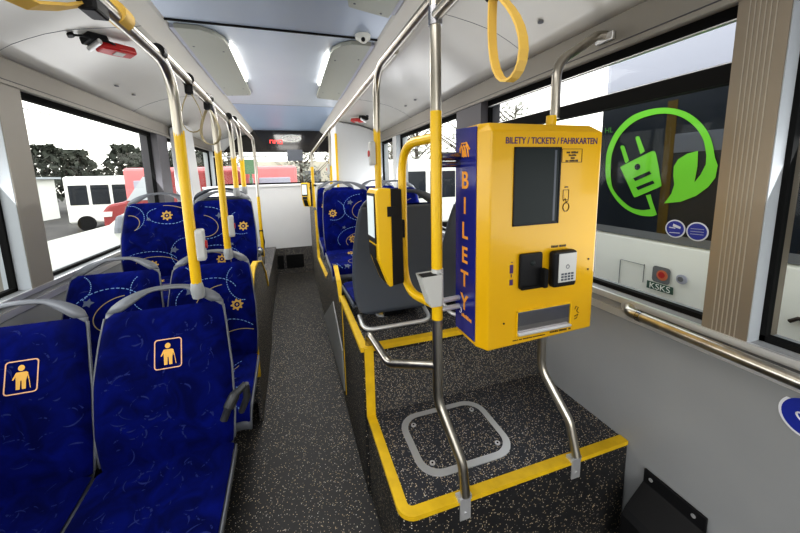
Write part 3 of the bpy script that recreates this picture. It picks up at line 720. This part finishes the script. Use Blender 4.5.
mb=MB(); mb.tube([ap(.5255,.962+.007*math.cos(a),1.035+.009*math.sin(a)) for a in [1+4.6*i/10 for i in range(11)]],.0016,seg=6)
mb.build('round_emblem', M['sticker_rim'], sp)
mb=MB()
for i in range(7): mb.box(.525-O.x,.5265-O.x,.947-i*.0095-O.y,.953-i*.0095-O.y,1.018-O.z,1.018+(.013 if i in(1,3,4) else .010)-O.z)
mb.build('small_lettering', M['orange'], sp)
FY=.8295
def face(x,z,d=0.): return ap(x,FY-d,z)
R0=(PI/2,0,0)
text('lettering','BILETY / TICKETS / FAHRKARTEN',.0262,face(.768,1.581),R0,M['ink_violet'],t,bold=.0004,sx=.89)
def fbox(name,x0,x1,z0,z1,d0,d1,m,par=None,bevel=0.):
    mb=MB(); mb.box(x0-O.x,x1-O.x,FY-d1-O.y,FY-d0-O.y,z0-O.z,z1-O.z); return mb.build(name,m,par or t,bevel)
sc=fbox('screen',.632,.792,1.341,1.566,0,.0012,M['screen'])
mb=MB(); 
for a in((.627,.632,1.336,1.571),(.792,.797,1.336,1.571)): mb.box(a[0]-O.x,a[1]-O.x,FY-.003-O.y,FY+.001-O.y,a[2]-O.z,a[3]-O.z)
for a in((1.336,1.341),(1.566,1.571)): mb.box(.627-O.x,.797-O.x,FY-.003-O.y,FY+.001-O.y,a[0]-O.z,a[1]-O.z)
mb.build('screen_frame', M['black'], t)
MB().box(.773-O.x,.781-O.x,FY-.002-O.y,FY-O.y,1.345-O.z,1.562-O.z).build('screen_shutter', M['shell_dark'], sc)
def outline(x0,x1,z0,z1,w,name,m):
    mb=MB()
    for a in((x0,x0+w,z0,z1),(x1-w,x1,z0,z1),(x0,x1,z0,z0+w),(x0,x1,z1-w,z1)): mb.box(a[0]-O.x,a[1]-O.x,FY-.0008-O.y,FY-O.y,a[2]-O.z,a[3]-O.z)
    return mb.build(name,m,t)
def ticks(name,x0,x1,z,h,par,mm,seed):
    rnd=random.Random(seed); mb=MB(); x=x0
    while x<x1:
        w=h*rnd.uniform(.25,.7)
        if rnd.random()<.86: mb.box(x-O.x,x+w-O.x,FY-.0007-O.y,FY-O.y,z-O.z,z+h*rnd.uniform(.7,1)-O.z)
        x+=w+h*.22
    return mb.build(name,mm,par)
lab=outline(.801,.880,1.524,1.566,.0014,'notice_frame',M['ink'])
for i,(w_,z_) in enumerate(((.022,1.552),(.013,1.5435),(.010,1.535),(.024,1.5265))): ticks('small_print',.8405-w_,.8405+w_,z_,.0062,lab,M['ink'],i)
# ticket pictogram right of the screen
pb=outline(.812,.835,1.408,1.44,.0014,'ticket_pictogram',M['ink'])
mb=MB(); mb.tube([face(.826+.012*math.cos(a),1.385+.014*math.sin(a),.0006) for a in [2*PI*i/14 for i in range(14)]],.0012,seg=5,closed=True)
mb.tube([face(.814,1.405,.0006),face(.822,1.412,.0006),face(.826,1.4,.0006),face(.834,1.405,.0006)],.0012,seg=5); mb.build('hand_outline', M['ink'], pb)
MB().tube([face(.818,1.448,.0005),face(.83,1.448,.0005)],.0018,seg=5).build('mark', M['ink'], pb)
# card reader slot
cr=fbox('card_reader',.652,.736,1.137,1.25,0,.012,M['black'],bevel=.006)
MB().box(.724-O.x,.74-O.x,FY-.034-O.y,FY-.012-O.y,1.14-O.z,1.20-O.z).box(.652-O.x,.74-O.x,FY-.02-O.y,FY-.012-O.y,1.137-O.z,1.147-O.z).build('card_guide', M['rubber'], cr, bevel=.003)
MB().sphere(face(.697,1.218,.012),.009,sc=(1,.5,1)).build('lens', M['screen'], cr)
# payment terminal
pt=fbox('payment_terminal',.765,.856,1.132,1.25,0,.030,M['black'],bevel=.01)
fbox('terminal_display',.779,.848,1.150,1.243,.030,.0325,M['light_grey_plastic'],pt,.004)
mb=MB()
for i in range(3):
    for j in range(4): mb.box(.789+j*.013-O.x,.798+j*.013-O.x,FY-.0335-O.y,FY-.0322-O.y,1.156+i*.009-O.z,1.162+i*.009-O.z)
mb.build('keypad', M['shell_dark'], pt)
MB().tube([face(.813+.006*math.cos(a),1.20+.006*math.sin(a),.0328) for a in [2*PI*i/10 for i in range(10)]],.0012,seg=5,closed=True).build('contactless_mark', M['shell'], pt)
ticks('coin_print',.776,.835,1.2565,.0085,t,M['ink'],11)
mb=MB(); 
for x0,x1,z0,z1 in((.622,.634,1.19,1.217),(.622,.634,1.152,1.17)): mb.box(x0-O.x,x1-O.x,FY-.0008-O.y,FY-O.y,z0-O.z,z1-O.z)
mb.tube([face(.628,1.178,.0006),face(.628,1.187,.0006)],.0016,seg=5); mb.tube([face(.626,1.225,.0006),face(.632,1.225,.0006)],.0012,seg=5)
mb.build('card_pictogram', M['ink_violet'], t)
# dispensing tray: a recessed steel pocket
tr=thing('x','x','x') if False else None
x0,x1,z0,z1=.654,.864,.982,1.060
mb=MB(); mb.box(x0-O.x,x1-O.x,FY-.001-O.y,FY-O.y,z0-O.z,z1-O.z); ty=mb.build('dispensing_tray', M['tray'], t, label='steel dispensing tray behind a flap')
fbox('tray_lip',x0,x1,z0,z0+.008,.001,.012,M['alu'],ty,.002)
mb=MB()
for a in((x0-.004,x0,z0-.003,z1+.003),(x1,x1+.004,z0-.003,z1+.003),(x0-.004,x1+.004,z1,z1+.004)): mb.box(a[0]-O.x,a[1]-O.x,FY-.004-O.y,FY-O.y,a[2]-O.z,a[3]-O.z)
mb.build('tray_frame', M['yellow'], ty)
fbox('tray_shade',x0+.004,x1-.004,z0+.03,z1-.004,.001,.0016,M['chrome_dark'],ty)
mb=MB(); mb.tube([face(.885,1.035,.0006),face(.89,1.045,.0006),face(.9,1.04,.0006),face(.893,1.028,.0006),face(.903,1.02,.0006)],.0013,seg=5)
mb.tube([face(.884,1.01,.0006),face(.9,1.015,.0006),face(.895,1.003,.0006),face(.885,1.0,.0006)],.0013,seg=5); mb.build('tray_pictogram', M['ink'], t)
ticks('phone_print',.785,.868,.9665,.007,t,M['ink'],12)
ticks('service_print',.64,.765,.964,.004,t,M['ink'],13)
for x,z in((.605,1.03),(.932,1.205),(.932,1.17)): MB().disc(face(x,z),(0,-1,0),.0035,th=.001,seg=10).build('lock_screw', M['ink'], t)
mb=MB(); mb.tube([ap(.455,.967,1.553),ap(.54,.975,1.553)],.014).tube([ap(.455,.967,1.528),ap(.54,.975,1.528)],.010)
mb.build('upper_bracket', M['chrome_dark'], t)
MB().tube([ap(.455,.967,1.075),ap(.535,.975,1.075)],.009).tube([ap(.455,.967,1.045),ap(.535,.975,1.045)],.009).build('lower_bracket', M['alu'], t)

# small grey ticket bin on the front pole
t=thing('ticket_bin','small grey open-topped ticket bin clamped to the front yellow pole','bin',(.428,.955,1.072)); t.scale=(.85,.85,.85)
mb=MB(); q=[(-.052,.0),(-.052,.03)]
mb.add([(-.07,-.035,.125),(.02,-.035,.128),(.02,.03,.128),(-.07,.03,.125),(-.03,-.032,.0),(.018,-.032,0),(.018,.028,0),(-.03,.028,0)],[(4,5,1,0),(5,6,2,1),(6,7,3,2),(7,4,0,3),(7,6,5,4)])
mb.build('body', M['light_grey_plastic'], t, bevel=.006)
MB().add([(-.06,-.028,.122),(.0,-.028,.124),(.0,.022,.124),(-.06,.022,.122)],[(0,1,2,3)]).build('dark_opening', M['black'], t)
MB().tube([(.015,.01,.0),(.015,.01,.14)],.023).build('clamp', M['light_grey_plastic'], t)

# ------------------------------------------------------------------ validators
def validator(loc,rz,label,s=1.):
    t=thing('ticket_validator',label,'validator',loc,rz,'ticket validators')
    # local: x = depth (screen at -x), y = width, z up
    pr=[(-.035,.06),(-.052,.11),(-.055,.345),(-.045,.362),(.003,.362),(.003,.0),(-.012,.0)]
    MB().prism([(a*s,b*s) for a,b in pr],fy,0,.125*s).build('body', M['yellow'], t, bevel=.006)
    MB().prism([(a*s,b*s) for a,b in [(.003,.003),(.003,.362),(.044,.358),(.047,.008)]],fy,.004*s,.121*s).build('back_case', M['black'], t, bevel=.004)
    MB().box(-.0575*s,-.054*s,.012*s,.113*s,.165*s,.345*s).build('screen_frame', M['black'], t)
    MB().box(-.059*s,-.057*s,.02*s,.105*s,.185*s,.335*s).build('display', M['lcd'], t)
    MB().prism([(a*s,b*s) for a,b in [(-.0545,.11),(-.0575,.11),(-.0575,.155),(-.0545,.155)]],fy,.02*s,.105*s).build('reader_window', M['black'], t)
    MB().prism([(a*s,b*s) for a,b in [(-.0375,.06),(-.018,.01),(-.013,.005),(-.052,.105)]],fy,.03*s,.1*s).build('ticket_mouth', M['black'], t)
    MB().box(-.014*s,.02*s,-.003*s,.001*s,.262*s,.298*s).build('side_slot', M['black'], t)
    return t
v=validator((.333,1.12,1.09),math.radians(2),'yellow ticket validator with upright display on the front pole loop',1.)
MB().box(.044,.072,.05,.10,.17,.24).build('mount_bracket', M['black'], v, bevel=.003)
v2=validator((.222,4.23,1.13),math.radians(50),'yellow ticket validator on the bent pole near the rear wall',.82)

# ------------------------------------------------------------------ ceiling fittings
def fixture(sgn,y0,label):
    t=thing('ceiling_light',label,'light',(sgn*.42,y0,2.285),0,'ceiling light panels'); Lx=1.5
    pl=[(.10,.0),(.10,Lx),(-.11,Lx-.06),(-.125,Lx-.12),(-.125,.22),(-.115,.12),(-.08,.05),(-.02,.0)]
    pl=[(sgn*x,y) for x,y in pl]
    MB().prism(pl,fz,-.012,.012).build('cover_plate', M['fixture'], t, bevel=.003)
    xx=sorted((sgn*-.139,sgn*-.122)); MB().box(*xx,.24,.98,-.006,.012).build('light_strip', M['lens'], t)
    xx=sorted((sgn*.098,sgn*.125)); MB().box(*xx,.02,Lx-.02,-.004,.012).build('side_glow', M['lilac'], t)
    for x,y in((.07,.25),(-.08,.3),(.07,1.2),(-.08,1.2),(-.09,Lx-.1),(.05,Lx-.04)): MB().disc((sgn*x,y,-.011),(0,0,-1),.006,th=.003,seg=10).build('screw', M['shell'], t)
    return t
fixture(-1,2.07,'grey ceiling light panel with bright inner strip over the blue seats')
fixture(1,2.07,'grey ceiling light panel beside the white dome camera')
fixture(-1,.2,'near ceiling light panel above the priority seats')
fixture(1,.2,'near ceiling light panel above the aisle by the front pole')
t=thing('dome_camera','small white dome camera on the ceiling beside the light panel','camera',(.45,1.985,2.297))
MB().tube([(0,0,0),(0,0,-.02),(0,0,-.028)],[.045,.043,.03],seg=24).build('housing', M['white'], t)
MB().sphere((0,-.012,-.028),.026,sc=(1,1,.8)).build('dome', M['white'], t)
MB().sphere((-.006,-.034,-.036),.012).build('lens', M['black'], t)
def hammer(loc,rz,label,tilt):
    t=thing('emergency_hammer',label,'hammer',loc,rz,'emergency hammers'); t.rotation_euler=(tilt,0,rz)
    MB().box(-.03,.03,-.11,-.02,-.028,0).build('holder', M['black'], t, bevel=.005)
    MB().prism([(-.024,-.06),(.024,-.06),(.03,.02),(.026,.115),(-.026,.115),(-.03,.02)],fz,-.05,-.02).build('handle', M['red'], t, bevel=.008)
    MB().prism([(-.014,.01),(.014,.01),(.012,.06),(-.012,.06)],fz,-.0525,-.049).build('label_plate', M['light_grey_plastic'], t)
    MB().tube([(-.035,-.075,-.035),(.035,-.075,-.035)],.011).build('head', M['alu'], t)
    MB().tube(fillet([(-.02,-.15,-.004),(.02,-.13,-.02),(.035,-.02,-.03),(.02,.02,-.03)],.04),.004,seg=8).build('tether', M['black'], t)
    MB().disc((-.02,-.15,0),(0,0,-1),.013,th=.01).build('tether_anchor', M['black'], t)
    return t
h1=hammer((-.815,2.08,2.192),-.75,'red emergency hammer in its black holder on the cove above the side window',0)
h1.rotation_euler=(.1,-.25,-.65); h1.scale=(1.25,.92,1.25)
h2=hammer((.83,3.98,2.19),.6,'red emergency hammer on the cove near the white cabinet',0); h2.rotation_euler=(.1,.25,.6); h2.scale=(1.2,1,1.3)

# heater cover and sticker on the wall
t=thing('heater_cover','black sheet metal heater cover at the foot of the wall beside the platform','heater',(1.24,.69,0))
MB().prism([(-.002,.0),(-.002,.352),(-.012,.352),(-.012,.298),(-.10,.215),(-.115,.19),(-.115,0)],fy,-.105,.098).build('cover', M['black'], t, bevel=.003)
for y in(-.07,.07): MB().disc((-.012,y,.327),(-1,0,0),.007,th=.003,seg=12).build('screw', M['alu'], t)
o=MB().tube([(1.215,.575,.30),(1.215,.2,.28),(1.215,-.8,.26)],.014).build('heater_pipe', M['grey_plastic']); tag(o,'pale grey pipe running along the wall from the heater cover','pipe')
t=thing('wall_sticker','round blue sticker with white rim on the wall below the handrail','sticker',(1.208,.403,.862))
MB().disc((0,0,0),(-1,0,0),.056,th=.0012,seg=40).build('rim', M['sticker_rim'], t)
MB().disc((-.0012,0,0),(-1,0,0),.050,th=.0008,seg=40).build('blue_disc', M['sticker_blue'], t)
MB().tube([(-.0022,-.004+.026*math.cos(a)+.004*math.sin(a),-.008+.014*math.sin(a)-.008*math.cos(a)*-1) for a in [2*PI*i/24 for i in range(24)]],.0024,seg=6,closed=True).build('white_symbol', M['sticker_rim'], t)

# ------------------------------------------------------------------ outside
GZ=-.35
g=MB().box(-60,60,-30,70,GZ-.1,GZ).build('ground_outside', M['asphalt']); g['kind']='structure'
# neighbouring electric bus
BX=2.0
t=thing('parked_bus','white electric bus parked alongside with green plug and leaf logo','bus',(BX,0,GZ))
bo=lambda *p:Vector(p)-Vector((BX,0,GZ))
def bbox(name,x0,x1,y0,y1,z0,z1,m,par=None,bevel=0.):
    mb=MB(); mb.box(x0-BX,x1-BX,y0,y1,z0-GZ,z1-GZ); return mb.build(name,m,par or t,bevel)
bbox('body',BX,4.4,-9,1.74,-.1,1.085,M['white'],bevel=.02)
bbox('waist_strip',BX-.003,4.4,-9,1.74,1.085,1.13,M['bus_grey'])
bgl=bbox('side_glazing',BX-.002,4.39,-9,1.735,1.13,1.90,M['bus_glass'])
bbox('roof_fairing',BX-.004,4.4,-9,1.74,1.90,2.75,M['lilac'],bevel=.05)
bbox('pillar_inside',BX-.004,BX-.0015,1.285,1.335,1.13,1.86,mat('dim_yellow_pole',(.075,.05,.012),.6,spec=.1),bgl)
for yy in(1.2,.2,-.9): bbox('grey_seat_inside',BX-.0035,BX-.0015,yy-.16,yy+.1,1.58,1.68,M['shell_dark'],bgl)
for yy in(.95,-.3,-1.6): bbox('window_post',BX-.0045,BX,yy-.02,yy+.02,1.13,1.9,M['rubber'],bgl) if yy<.5 else None
dx=BX-.007
def decal(mb,pts,d=0.,mi=0): mb.add([bo(dx-d,y,z) for y,z in pts],[list(range(len(pts)))],mi)
mb=MB()
outer_=[(1.338,1.236),(1.368,1.222),(1.438,1.221),(1.515,1.245),(1.589,1.297),(1.648,1.372),(1.674,1.43),(1.686,1.504),(1.682,1.62),(1.635,1.729),(1.552,1.806),(1.459,1.833),(1.348,1.829),(1.246,1.79),(1.169,1.722),(1.119,1.639),(1.093,1.544)]
inner_=[(1.376,1.263),(1.39,1.26),(1.432,1.253),(1.498,1.266),(1.571,1.317),(1.621,1.373),(1.640,1.43),(1.649,1.503),(1.645,1.603),(1.602,1.705),(1.521,1.775),(1.43,1.799),(1.345,1.797),(1.265,1.767),(1.197,1.709),(1.151,1.637),(1.13,1.557)]
def smooth_line(P,k=4):
    out=[];n=len(P)
    for i in range(n-1):
        p0,p1,p2,p3=P[max(i-1,0)],P[i],P[i+1],P[min(i+2,n-1)]
        for j in range(k):
            u=j/k; out.append(tuple(.5*(2*p1[a]+(p2[a]-p0[a])*u+(2*p0[a]-5*p1[a]+4*p2[a]-p3[a])*u*u+(3*p1[a]-p0[a]-3*p2[a]+p3[a])*u**3) for a in(0,1)))
    out.append(P[-1]); return out
so,si=smooth_line(outer_),smooth_line(inner_); n=len(so)
mb.add([bo(dx,y,z) for y,z in so+si],[(i,i+1,n+i+1,n+i) for i in range(n-1)])
decal(mb,[(1.376,1.263),(1.338,1.236),(1.367,1.303),(1.383,1.35),(1.41,1.342)],.0002)
decal(mb,smooth_line([(1.579,1.505),(1.573,1.518),(1.41,1.592),(1.39,1.594),(1.372,1.579),(1.33,1.414),(1.331,1.402),(1.34,1.392),(1.464,1.33),(1.478,1.33),(1.489,1.342),(1.579,1.505)],2),.0003)
decal(mb,[(1.593,1.638),(1.585,1.646),(1.568,1.643),(1.529,1.55),(1.545,1.535),(1.552,1.537)],.0001); decal(mb,[(1.5,1.682),(1.492,1.692),(1.477,1.688),(1.437,1.6),(1.462,1.584)],.0001)
leaf=[(1.305,1.303),(1.273,1.359),(1.263,1.409),(1.272,1.457),(1.274,1.506),(1.256,1.544),(1.215,1.571),(1.168,1.582),(1.163,1.503),(1.169,1.422),(1.145,1.463),(1.128,1.513),(1.13,1.557),(1.093,1.544),(1.078,1.506),(1.082,1.446),(1.106,1.401),(1.155,1.353),(1.224,1.317)]
decal(mb,leaf,.0003)
lg=mb.build('plug_leaf_logo', M['green'], t, label='bright green ring with plug and leaf')
mb=MB()
for pts in([(1.494,1.442),(1.401,1.484),(1.387,1.468),(1.479,1.425)],[(1.472,1.388),(1.377,1.43),(1.365,1.414),(1.458,1.371)]): decal(mb,pts,.001)
decal(mb,[(1.473+.018*math.cos(2*PI*i/16),1.51+.019*math.sin(2*PI*i/16)) for i in range(16)],.001)
mb.build('plug_marks', M['bus_glass'], lg)
text('faint_green_lettering','HL',.05,bo(dx,1.68,1.735),(PI/2,0,-PI/2),mat('dim_green',(.05,.22,.03),.5),bgl)
for cy,cz,nm in((1.237,1.168,'monitoring_sticker'),(1.133,1.168,'round_notice_sticker')):
    st=MB().disc(bo(dx,cy,cz),(-1,0,0),.05,th=.001,seg=32).build(nm, M['sticker_rim'], t)
    MB().disc(bo(dx-.001,cy,cz),(-1,0,0),.043,th=.001,seg=32).build('blue_disc', M['sticker_blue'], st)
    mb=MB()
    if cy>1.2:
        mb.add([bo(dx-.0025,cy+a,cz+b) for a,b in((.01,.028),(-.028,.014),(-.026,.002),(.012,.012))],[(0,1,2,3)]); mb.add([bo(dx-.0025,cy+a,cz+b) for a,b in((.03,.008),(-.002,.006),(-.002,.001),(.03,.002))],[(0,1,2,3)])
        mb.add([bo(dx-.0025,cy+a,cz+b) for a,b in((.026,-.022),(-.026,-.018),(-.026,-.022),(.026,-.026))],[(0,1,2,3)])
    else:
        for q in(.014,.0,-.014): mb.add([bo(dx-.0025,cy+a,cz+b+q) for a,b in((.03,.0),(-.03,.003),(-.03,.0),(.03,-.003))],[(0,1,2,3)])
    mb.build('white_marks', M['sticker_rim'] if cy>1.2 else M['lilac'], st)
sq=MB().prism(rounded(1.238,1.334,.843,.938,.018,4),lambda u,v,d:bo(d,u,v),dx-.001,dx).build('rose_sticker', M['bus_grey'], t)
mb=MB(); mb.disc(bo(dx-.001,1.28,.89),(-1,0,0),.03,th=.001); mb.build('orange_flower', mat('coral',(.6,.17,.08),.5), sq); MB().disc(bo(dx-.0025,1.283,.892),(-1,0,0),.018,th=.001).build('flower_heart', M['red'], sq)
mb=MB(); mb.prism([(1.36,.838),(1.217,.838),(1.215,.795),(1.36,.793)],lambda u,v,d:bo(d,u,v),dx-.001,dx); kz=mb.build('company_sticker', mat('dark_green',(.05,.11,.08),.5), t)
text('company_lettering','KSKS',.05,bo(dx-.002,1.288,.799),(PI/2,0,-PI/2),M['white'],kz,sx=1.05)
cp=MB().disc(bo(dx+.001,1.18,.897),(-1,0,0),.026,th=.006).build('socket_cap', M['lilac'], t); MB().disc(bo(dx-.005,1.184,.897),(-1,0,0),.014,th=.002).build('cap_centre', M['bus_grey'], cp)
mb=MB()
for a in((1.384,1.386,.816,.928),(1.536,1.538,.76,.919),(1.386,1.536,.922,.924)): mb.box(dx-BX-.0005,dx-BX+.004,a[0],a[1],a[2]-GZ,a[3]-GZ)
mb.build('flap_outline', M['bus_grey'], t)
mb=MB(); mb.tube([bo(dx,.765,.838),bo(dx,.74,.86),bo(dx,.70,.855),bo(dx,.66,.84)],.008,seg=8); mb.build('swoosh', M['ink'], t)
text('front_lettering','ES',.06,bo(dx,.70,.74),(PI/2,0,-PI/2),M['bus_grey'],t)
for yy in(-1.5,-6.8):
    mb=MB(); mb.disc(bo(BX-.003,yy,.12),(-1,0,0),.47,th=.02); mb.build('wheel', M['rubber'], t)
# white van close by on the other side
t=thing('white_van','pale white vehicle close outside the side window, its wing curving up','car',(-2.0,3,GZ))
vb=[(-2,.1),(-2,.72),(7.3,.72),(7.8,.86),(8.5,.98),(8.7,.9),(8.75,.1)]
def car(poly,x0,x1,m,loc,par,name='body',bevel=.05):
    mb=MB(); mb.prism([(y-loc[1],z-loc[2]) for y,z in poly],lambda u,v,d:(d-loc[0],u,v),x0,x1); return mb.build(name,m,par,bevel)
lv=(-2.0,3,GZ)
car(vb,-3.25,-2.0,M['car_white'],lv,t); 
car([(-1.6,.72),(-1.2,1.28),(.8,1.3),(1.4,.72)],-3.1,-2.15,M['bus_glass'],lv,t,'cab_window',.02)
car([(5.95,.60),(6.0,.80),(6.1,.98),(6.25,.98),(6.2,.60)],-2.62,-2.5,M['shell'],lv,t,'mirror_edge',.05)
for yy in(0,5.4):
    mb=MB(); mb.disc((.03,yy-3,.33),(1,0,0),.33,th=.03); mb.disc((-1.83,yy-3,.33),(-1,0,0),.33,th=.03); mb.build('wheel', M['rubber'], t)
# red van farther off
t=thing('red_van','red van with pale windscreen parked beyond the white vehicle','car',(-3,9,GZ))
mb=MB(); mb.prism([(-4.1,.0),(-4.08,.85),(-3.95,.99),(-3.62,1.05),(-3.2,1.64),(-3.0,1.72),(-1.2,1.72),(-1.1,.0)],lambda u,v,d:(u+3,d-9,v-GZ),9,10.9); mb.build('body', M['car_red'], t, bevel=.06)
mb=MB(); mb.prism([(-3.58,1.06),(-3.22,1.585),(-3.0,1.62),(-2.85,1.06)],lambda u,v,d:(u+3,d-9,v-GZ),8.985,9.02); mb.build('side_glass', mat('pale_glass',(.5,.53,.55),.2), t)
mb=MB(); mb.prism([(-4.05,.72),(-4.05,.83),(-3.88,.83),(-3.9,.72)],lambda u,v,d:(u+3,d-9,v-GZ),8.98,9.02); mb.build('headlamp', M['white'], t)
mb=MB()
for xx in(-3.6,-1.7): mb.disc((xx+3,.0,.33),(0,-1,0),.33,th=.03)
mb.build('wheel', M['rubber'], t)
def simple_bus(label,x0,x1,y,z1,loc_m,winm=M['bus_glass'],name='distant_bus',zlow=0.):
    t=thing(name,label,'bus',((x0+x1)/2,y,GZ)); cx=(x0+x1)/2; h=z1-GZ
    MB().box(x0-cx,x1-cx,0,2.4,.3,h).build('body', loc_m, t, bevel=.08)
    w=x1-x0
    for i in range(4):
        MB().box(x0-cx+w*(.05+.235*i),x0-cx+w*(.05+.235*i)+w*.2,-.02,.02,h*.48,h*.84).build('side_window', winm, t, bevel=.02)
    wr=min(.42,w*.1)
    for f in(.2,.8): MB().disc((x0-cx+w*f,.0,wr),(0,-1,0),wr,th=.05).build('wheel', M['rubber'], t)
    return t
simple_bus('white bus across the yard seen through the side window',-8.1,-5.2,15.5,1.72,M['white'])
simple_bus('white minibus beyond the rear window on the cabinet side',2.9,7.2,9.5,1.95,M['white'])
simple_bus('red coach with pale roof filling the rear window',-4.4,.2,11.0,1.86,M['pink_red'],winm=M['lilac'])
t=thing('yard_building','pale low building behind the red coach','building',(4,26,GZ)); MB().box(-7,14,0,4,0,3.0).build('walls', M['build'], t)
for i in range(7): MB().box(-6+2.8*i,-4.6+2.8*i,-.05,.05,1.2,2.3).build('window', M['bus_grey'], t)
t=thing('white_shed','white shed wall at the edge of the yard','shed',(-15,19,GZ)); MB().box(-4,3.2,0,3,0,2.05).build('walls', M['white'], t); MB().box(.9,1.25,-.1,.0,0,2.5).build('post', mat('olive',(.12,.12,.04),.8), t); MB().box(-4.2,3.4,-.2,3.2,2.05,2.15).build('roof', M['reveal'], t)
o=MB().box(-1.1,-.75,8.8,8.83,1.6,1.95).tube([(-.92,8.82,GZ),(-.92,8.82,1.7)],.03).build('green_board', M['green_sign']); tag(o,'dull green board on a post outside the rear window','sign')
o=MB().tube([(-6.6,11,GZ),(-6.6,11,.32)],.09).build('red_bollard', M['car_red']); tag(o,'small red bollard on the yard outside the side window','bollard')

def tree(x,y,h,label,kind,seed):
    rnd=random.Random(seed); t=thing('yard_tree',label,'tree',(x,y,GZ),0,'trees at the edge of the yard')
    mb=MB(); mb.tube([(0,0,0),(0,0,h*.5),(.1,0,h*.95)],[.14,.1,.02],seg=7)
    for i in range(26 if kind else 8):
        z=h*rnd.uniform(.25,.9); a=rnd.uniform(0,6.28); L=(h-z)*.55+.4
        mb.tube([(0,0,z),(L*.5*math.cos(a),L*.5*math.sin(a),z+L*.35),(L*math.cos(a),L*math.sin(a),z+L*.8)],[.04,.025,.008],seg=5)
    mb.build('trunk', M['bark'], t)
    mb=MB()
    for i in range(520 if kind else 760):
        z=rnd.uniform(.15,1)**.8; r=(1.15-z)*h*(.28 if kind else .58)+.3; a=rnd.uniform(0,6.28); rr=r*math.sqrt(rnd.random()); s=rnd.uniform(.1,.3)*(.6 if kind else 1)
        c_=Vector((rr*math.cos(a),rr*math.sin(a),z*h)); u=Vector((rnd.gauss(0,1),rnd.gauss(0,1),rnd.gauss(0,1))).normalized(); w=u.orthogonal().normalized()
        mb.add([c_+u*s,c_+w*s*.5,c_-u*s,c_-w*s*.5],[(0,1,2,3)])
    mb.build('foliage', M['leaf_pale'] if kind else M['leaf_dark'], t)
i=0
for x,y,h,k_,lb in((-24,27,4.3,0,'dark tree nearest the near pillar in the yard tree line'),(-21.5,26,4.2,0,'dark tree over the left part of the white shed'),(-19.2,28,4.6,0,'tall dark tree behind the middle of the white shed'),(-17,26,4.0,0,'dark tree over the right part of the white shed'),(-14.8,27,4.2,0,'dark tree right above the shed post'),(-12.8,26,3.8,0,'dark tree over the shed end'),(-10.8,28,4.3,0,'dark tree above the tail of the white bus'),(-9,26,3.7,0,'dark tree above the middle of the white bus'),(-7.2,27,3.9,0,'dark tree above the front of the white bus'),(-5.4,26,3.7,0,'dark tree above the red van'),
    (4.6,15,5.5,1,'bare pale tree framed by the yellow pole loop'),(6.6,17,6.0,1,'bare pale tree behind the white minibus'),(8.6,16,6.4,1,'bare pale tree beside the dark pillar'),(2.9,18,5.,1,'bare pale tree near the silver window post'),(-3,19,4.,1,'bare tree beyond the red coach'),(.6,20,4.,1,'bare tree beyond the coach end'),(10.5,14,5.2,1,'bare tree seen above the ticket machine')):
    tree(x,y,h,lb,k_,i); i+=1
for z,lb in((3.1,'lower overhead wire across the sky outside the side window'),(4.0,'upper overhead wire across the sky outside the side window')):
    o=MB().tube([(-5.5,-2,z+.2),(-5.5,8,z),(-5.3,24,z+.3)],.012,seg=6).build('overhead_wire', M['rubber']); tag(o,lb,'wire')

# ------------------------------------------------------------------ light
W=bpy.data.worlds.new('World'); bpy.context.scene.world=W; W.use_nodes=True
n=W.node_tree.nodes; l=W.node_tree.links; bg=n['Background']
tc=n.new('ShaderNodeTexCoord'); sep=n.new('ShaderNodeSeparateXYZ'); rp=n.new('ShaderNodeValToRGB')
rp.color_ramp.elements[0].position=.0; rp.color_ramp.elements[0].color=(.95,.93,.86,1); rp.color_ramp.elements[1].position=.6; rp.color_ramp.elements[1].color=(.95,.98,1.05,1)
l.new(tc.outputs['Generated'],sep.inputs[0]); l.new(sep.outputs['Z'],rp.inputs[0]); l.new(rp.outputs[0],bg.inputs['Color']); bg.inputs['Strength'].default_value=2.2
def area(name,loc,rot,sx,sy,e,col=(1,.97,.92)):
    d=bpy.data.lights.new(name,'AREA'); d.shape='RECTANGLE'; d.size=sx; d.size_y=sy; d.energy=e; d.color=col
    o=bpy.data.objects.new(name,d); C.objects.link(o); o.location=loc; o.rotation_euler=rot; return o
# added fill lamps under the ceiling centre, with no fitting of their own
for y,e in((.4,4),(2.8,10),(4.9,16)):
    area('saloon_lamp',(0,y,2.29),(0,0,0),.5,1.4,e)

# added fill lamps inside the sills, aimed up in place of window daylight
for sgn in(-1,1):
    for y,e in((1.0,6.5),(4.3,11)):
        area('window_daylight',(sgn*1.17,y,1.35),(0,-sgn*math.radians(-118),0),.5,3.0,e,(.97,.98,1))
# ------------------------------------------------------------------ camera
cam=bpy.data.cameras.new('Camera'); co=bpy.data.objects.new('Camera',cam); C.objects.link(co)
p,y,r=[math.radians(a) for a in(8.30925414,17.48905041,-1.41887703)]
f=Vector((math.sin(y)*math.cos(p),math.cos(y)*math.cos(p),-math.sin(p))); rt=Vector((math.cos(y),-math.sin(y),0)); u=rt.cross(f)
R_=rt*math.cos(r)+u*math.sin(r); U_=-rt*math.sin(r)+u*math.cos(r)
m=Matrix((R_,U_,-f)).transposed().to_4x4(); m.translation=(0,0,1.5); co.matrix_world=m
cam.sensor_width=36; cam.sensor_fit='HORIZONTAL'; cam.lens=329.253*36/800; cam.shift_x=(400-396.508)/800; cam.shift_y=-(266.5-222.652)/800
cam.clip_start=.05; cam.clip_end=300
sc_=bpy.context.scene; sc_.camera=co
sc_.view_settings.view_transform='Standard'; sc_.view_settings.look='Medium High Contrast'; sc_.view_settings.exposure=.6
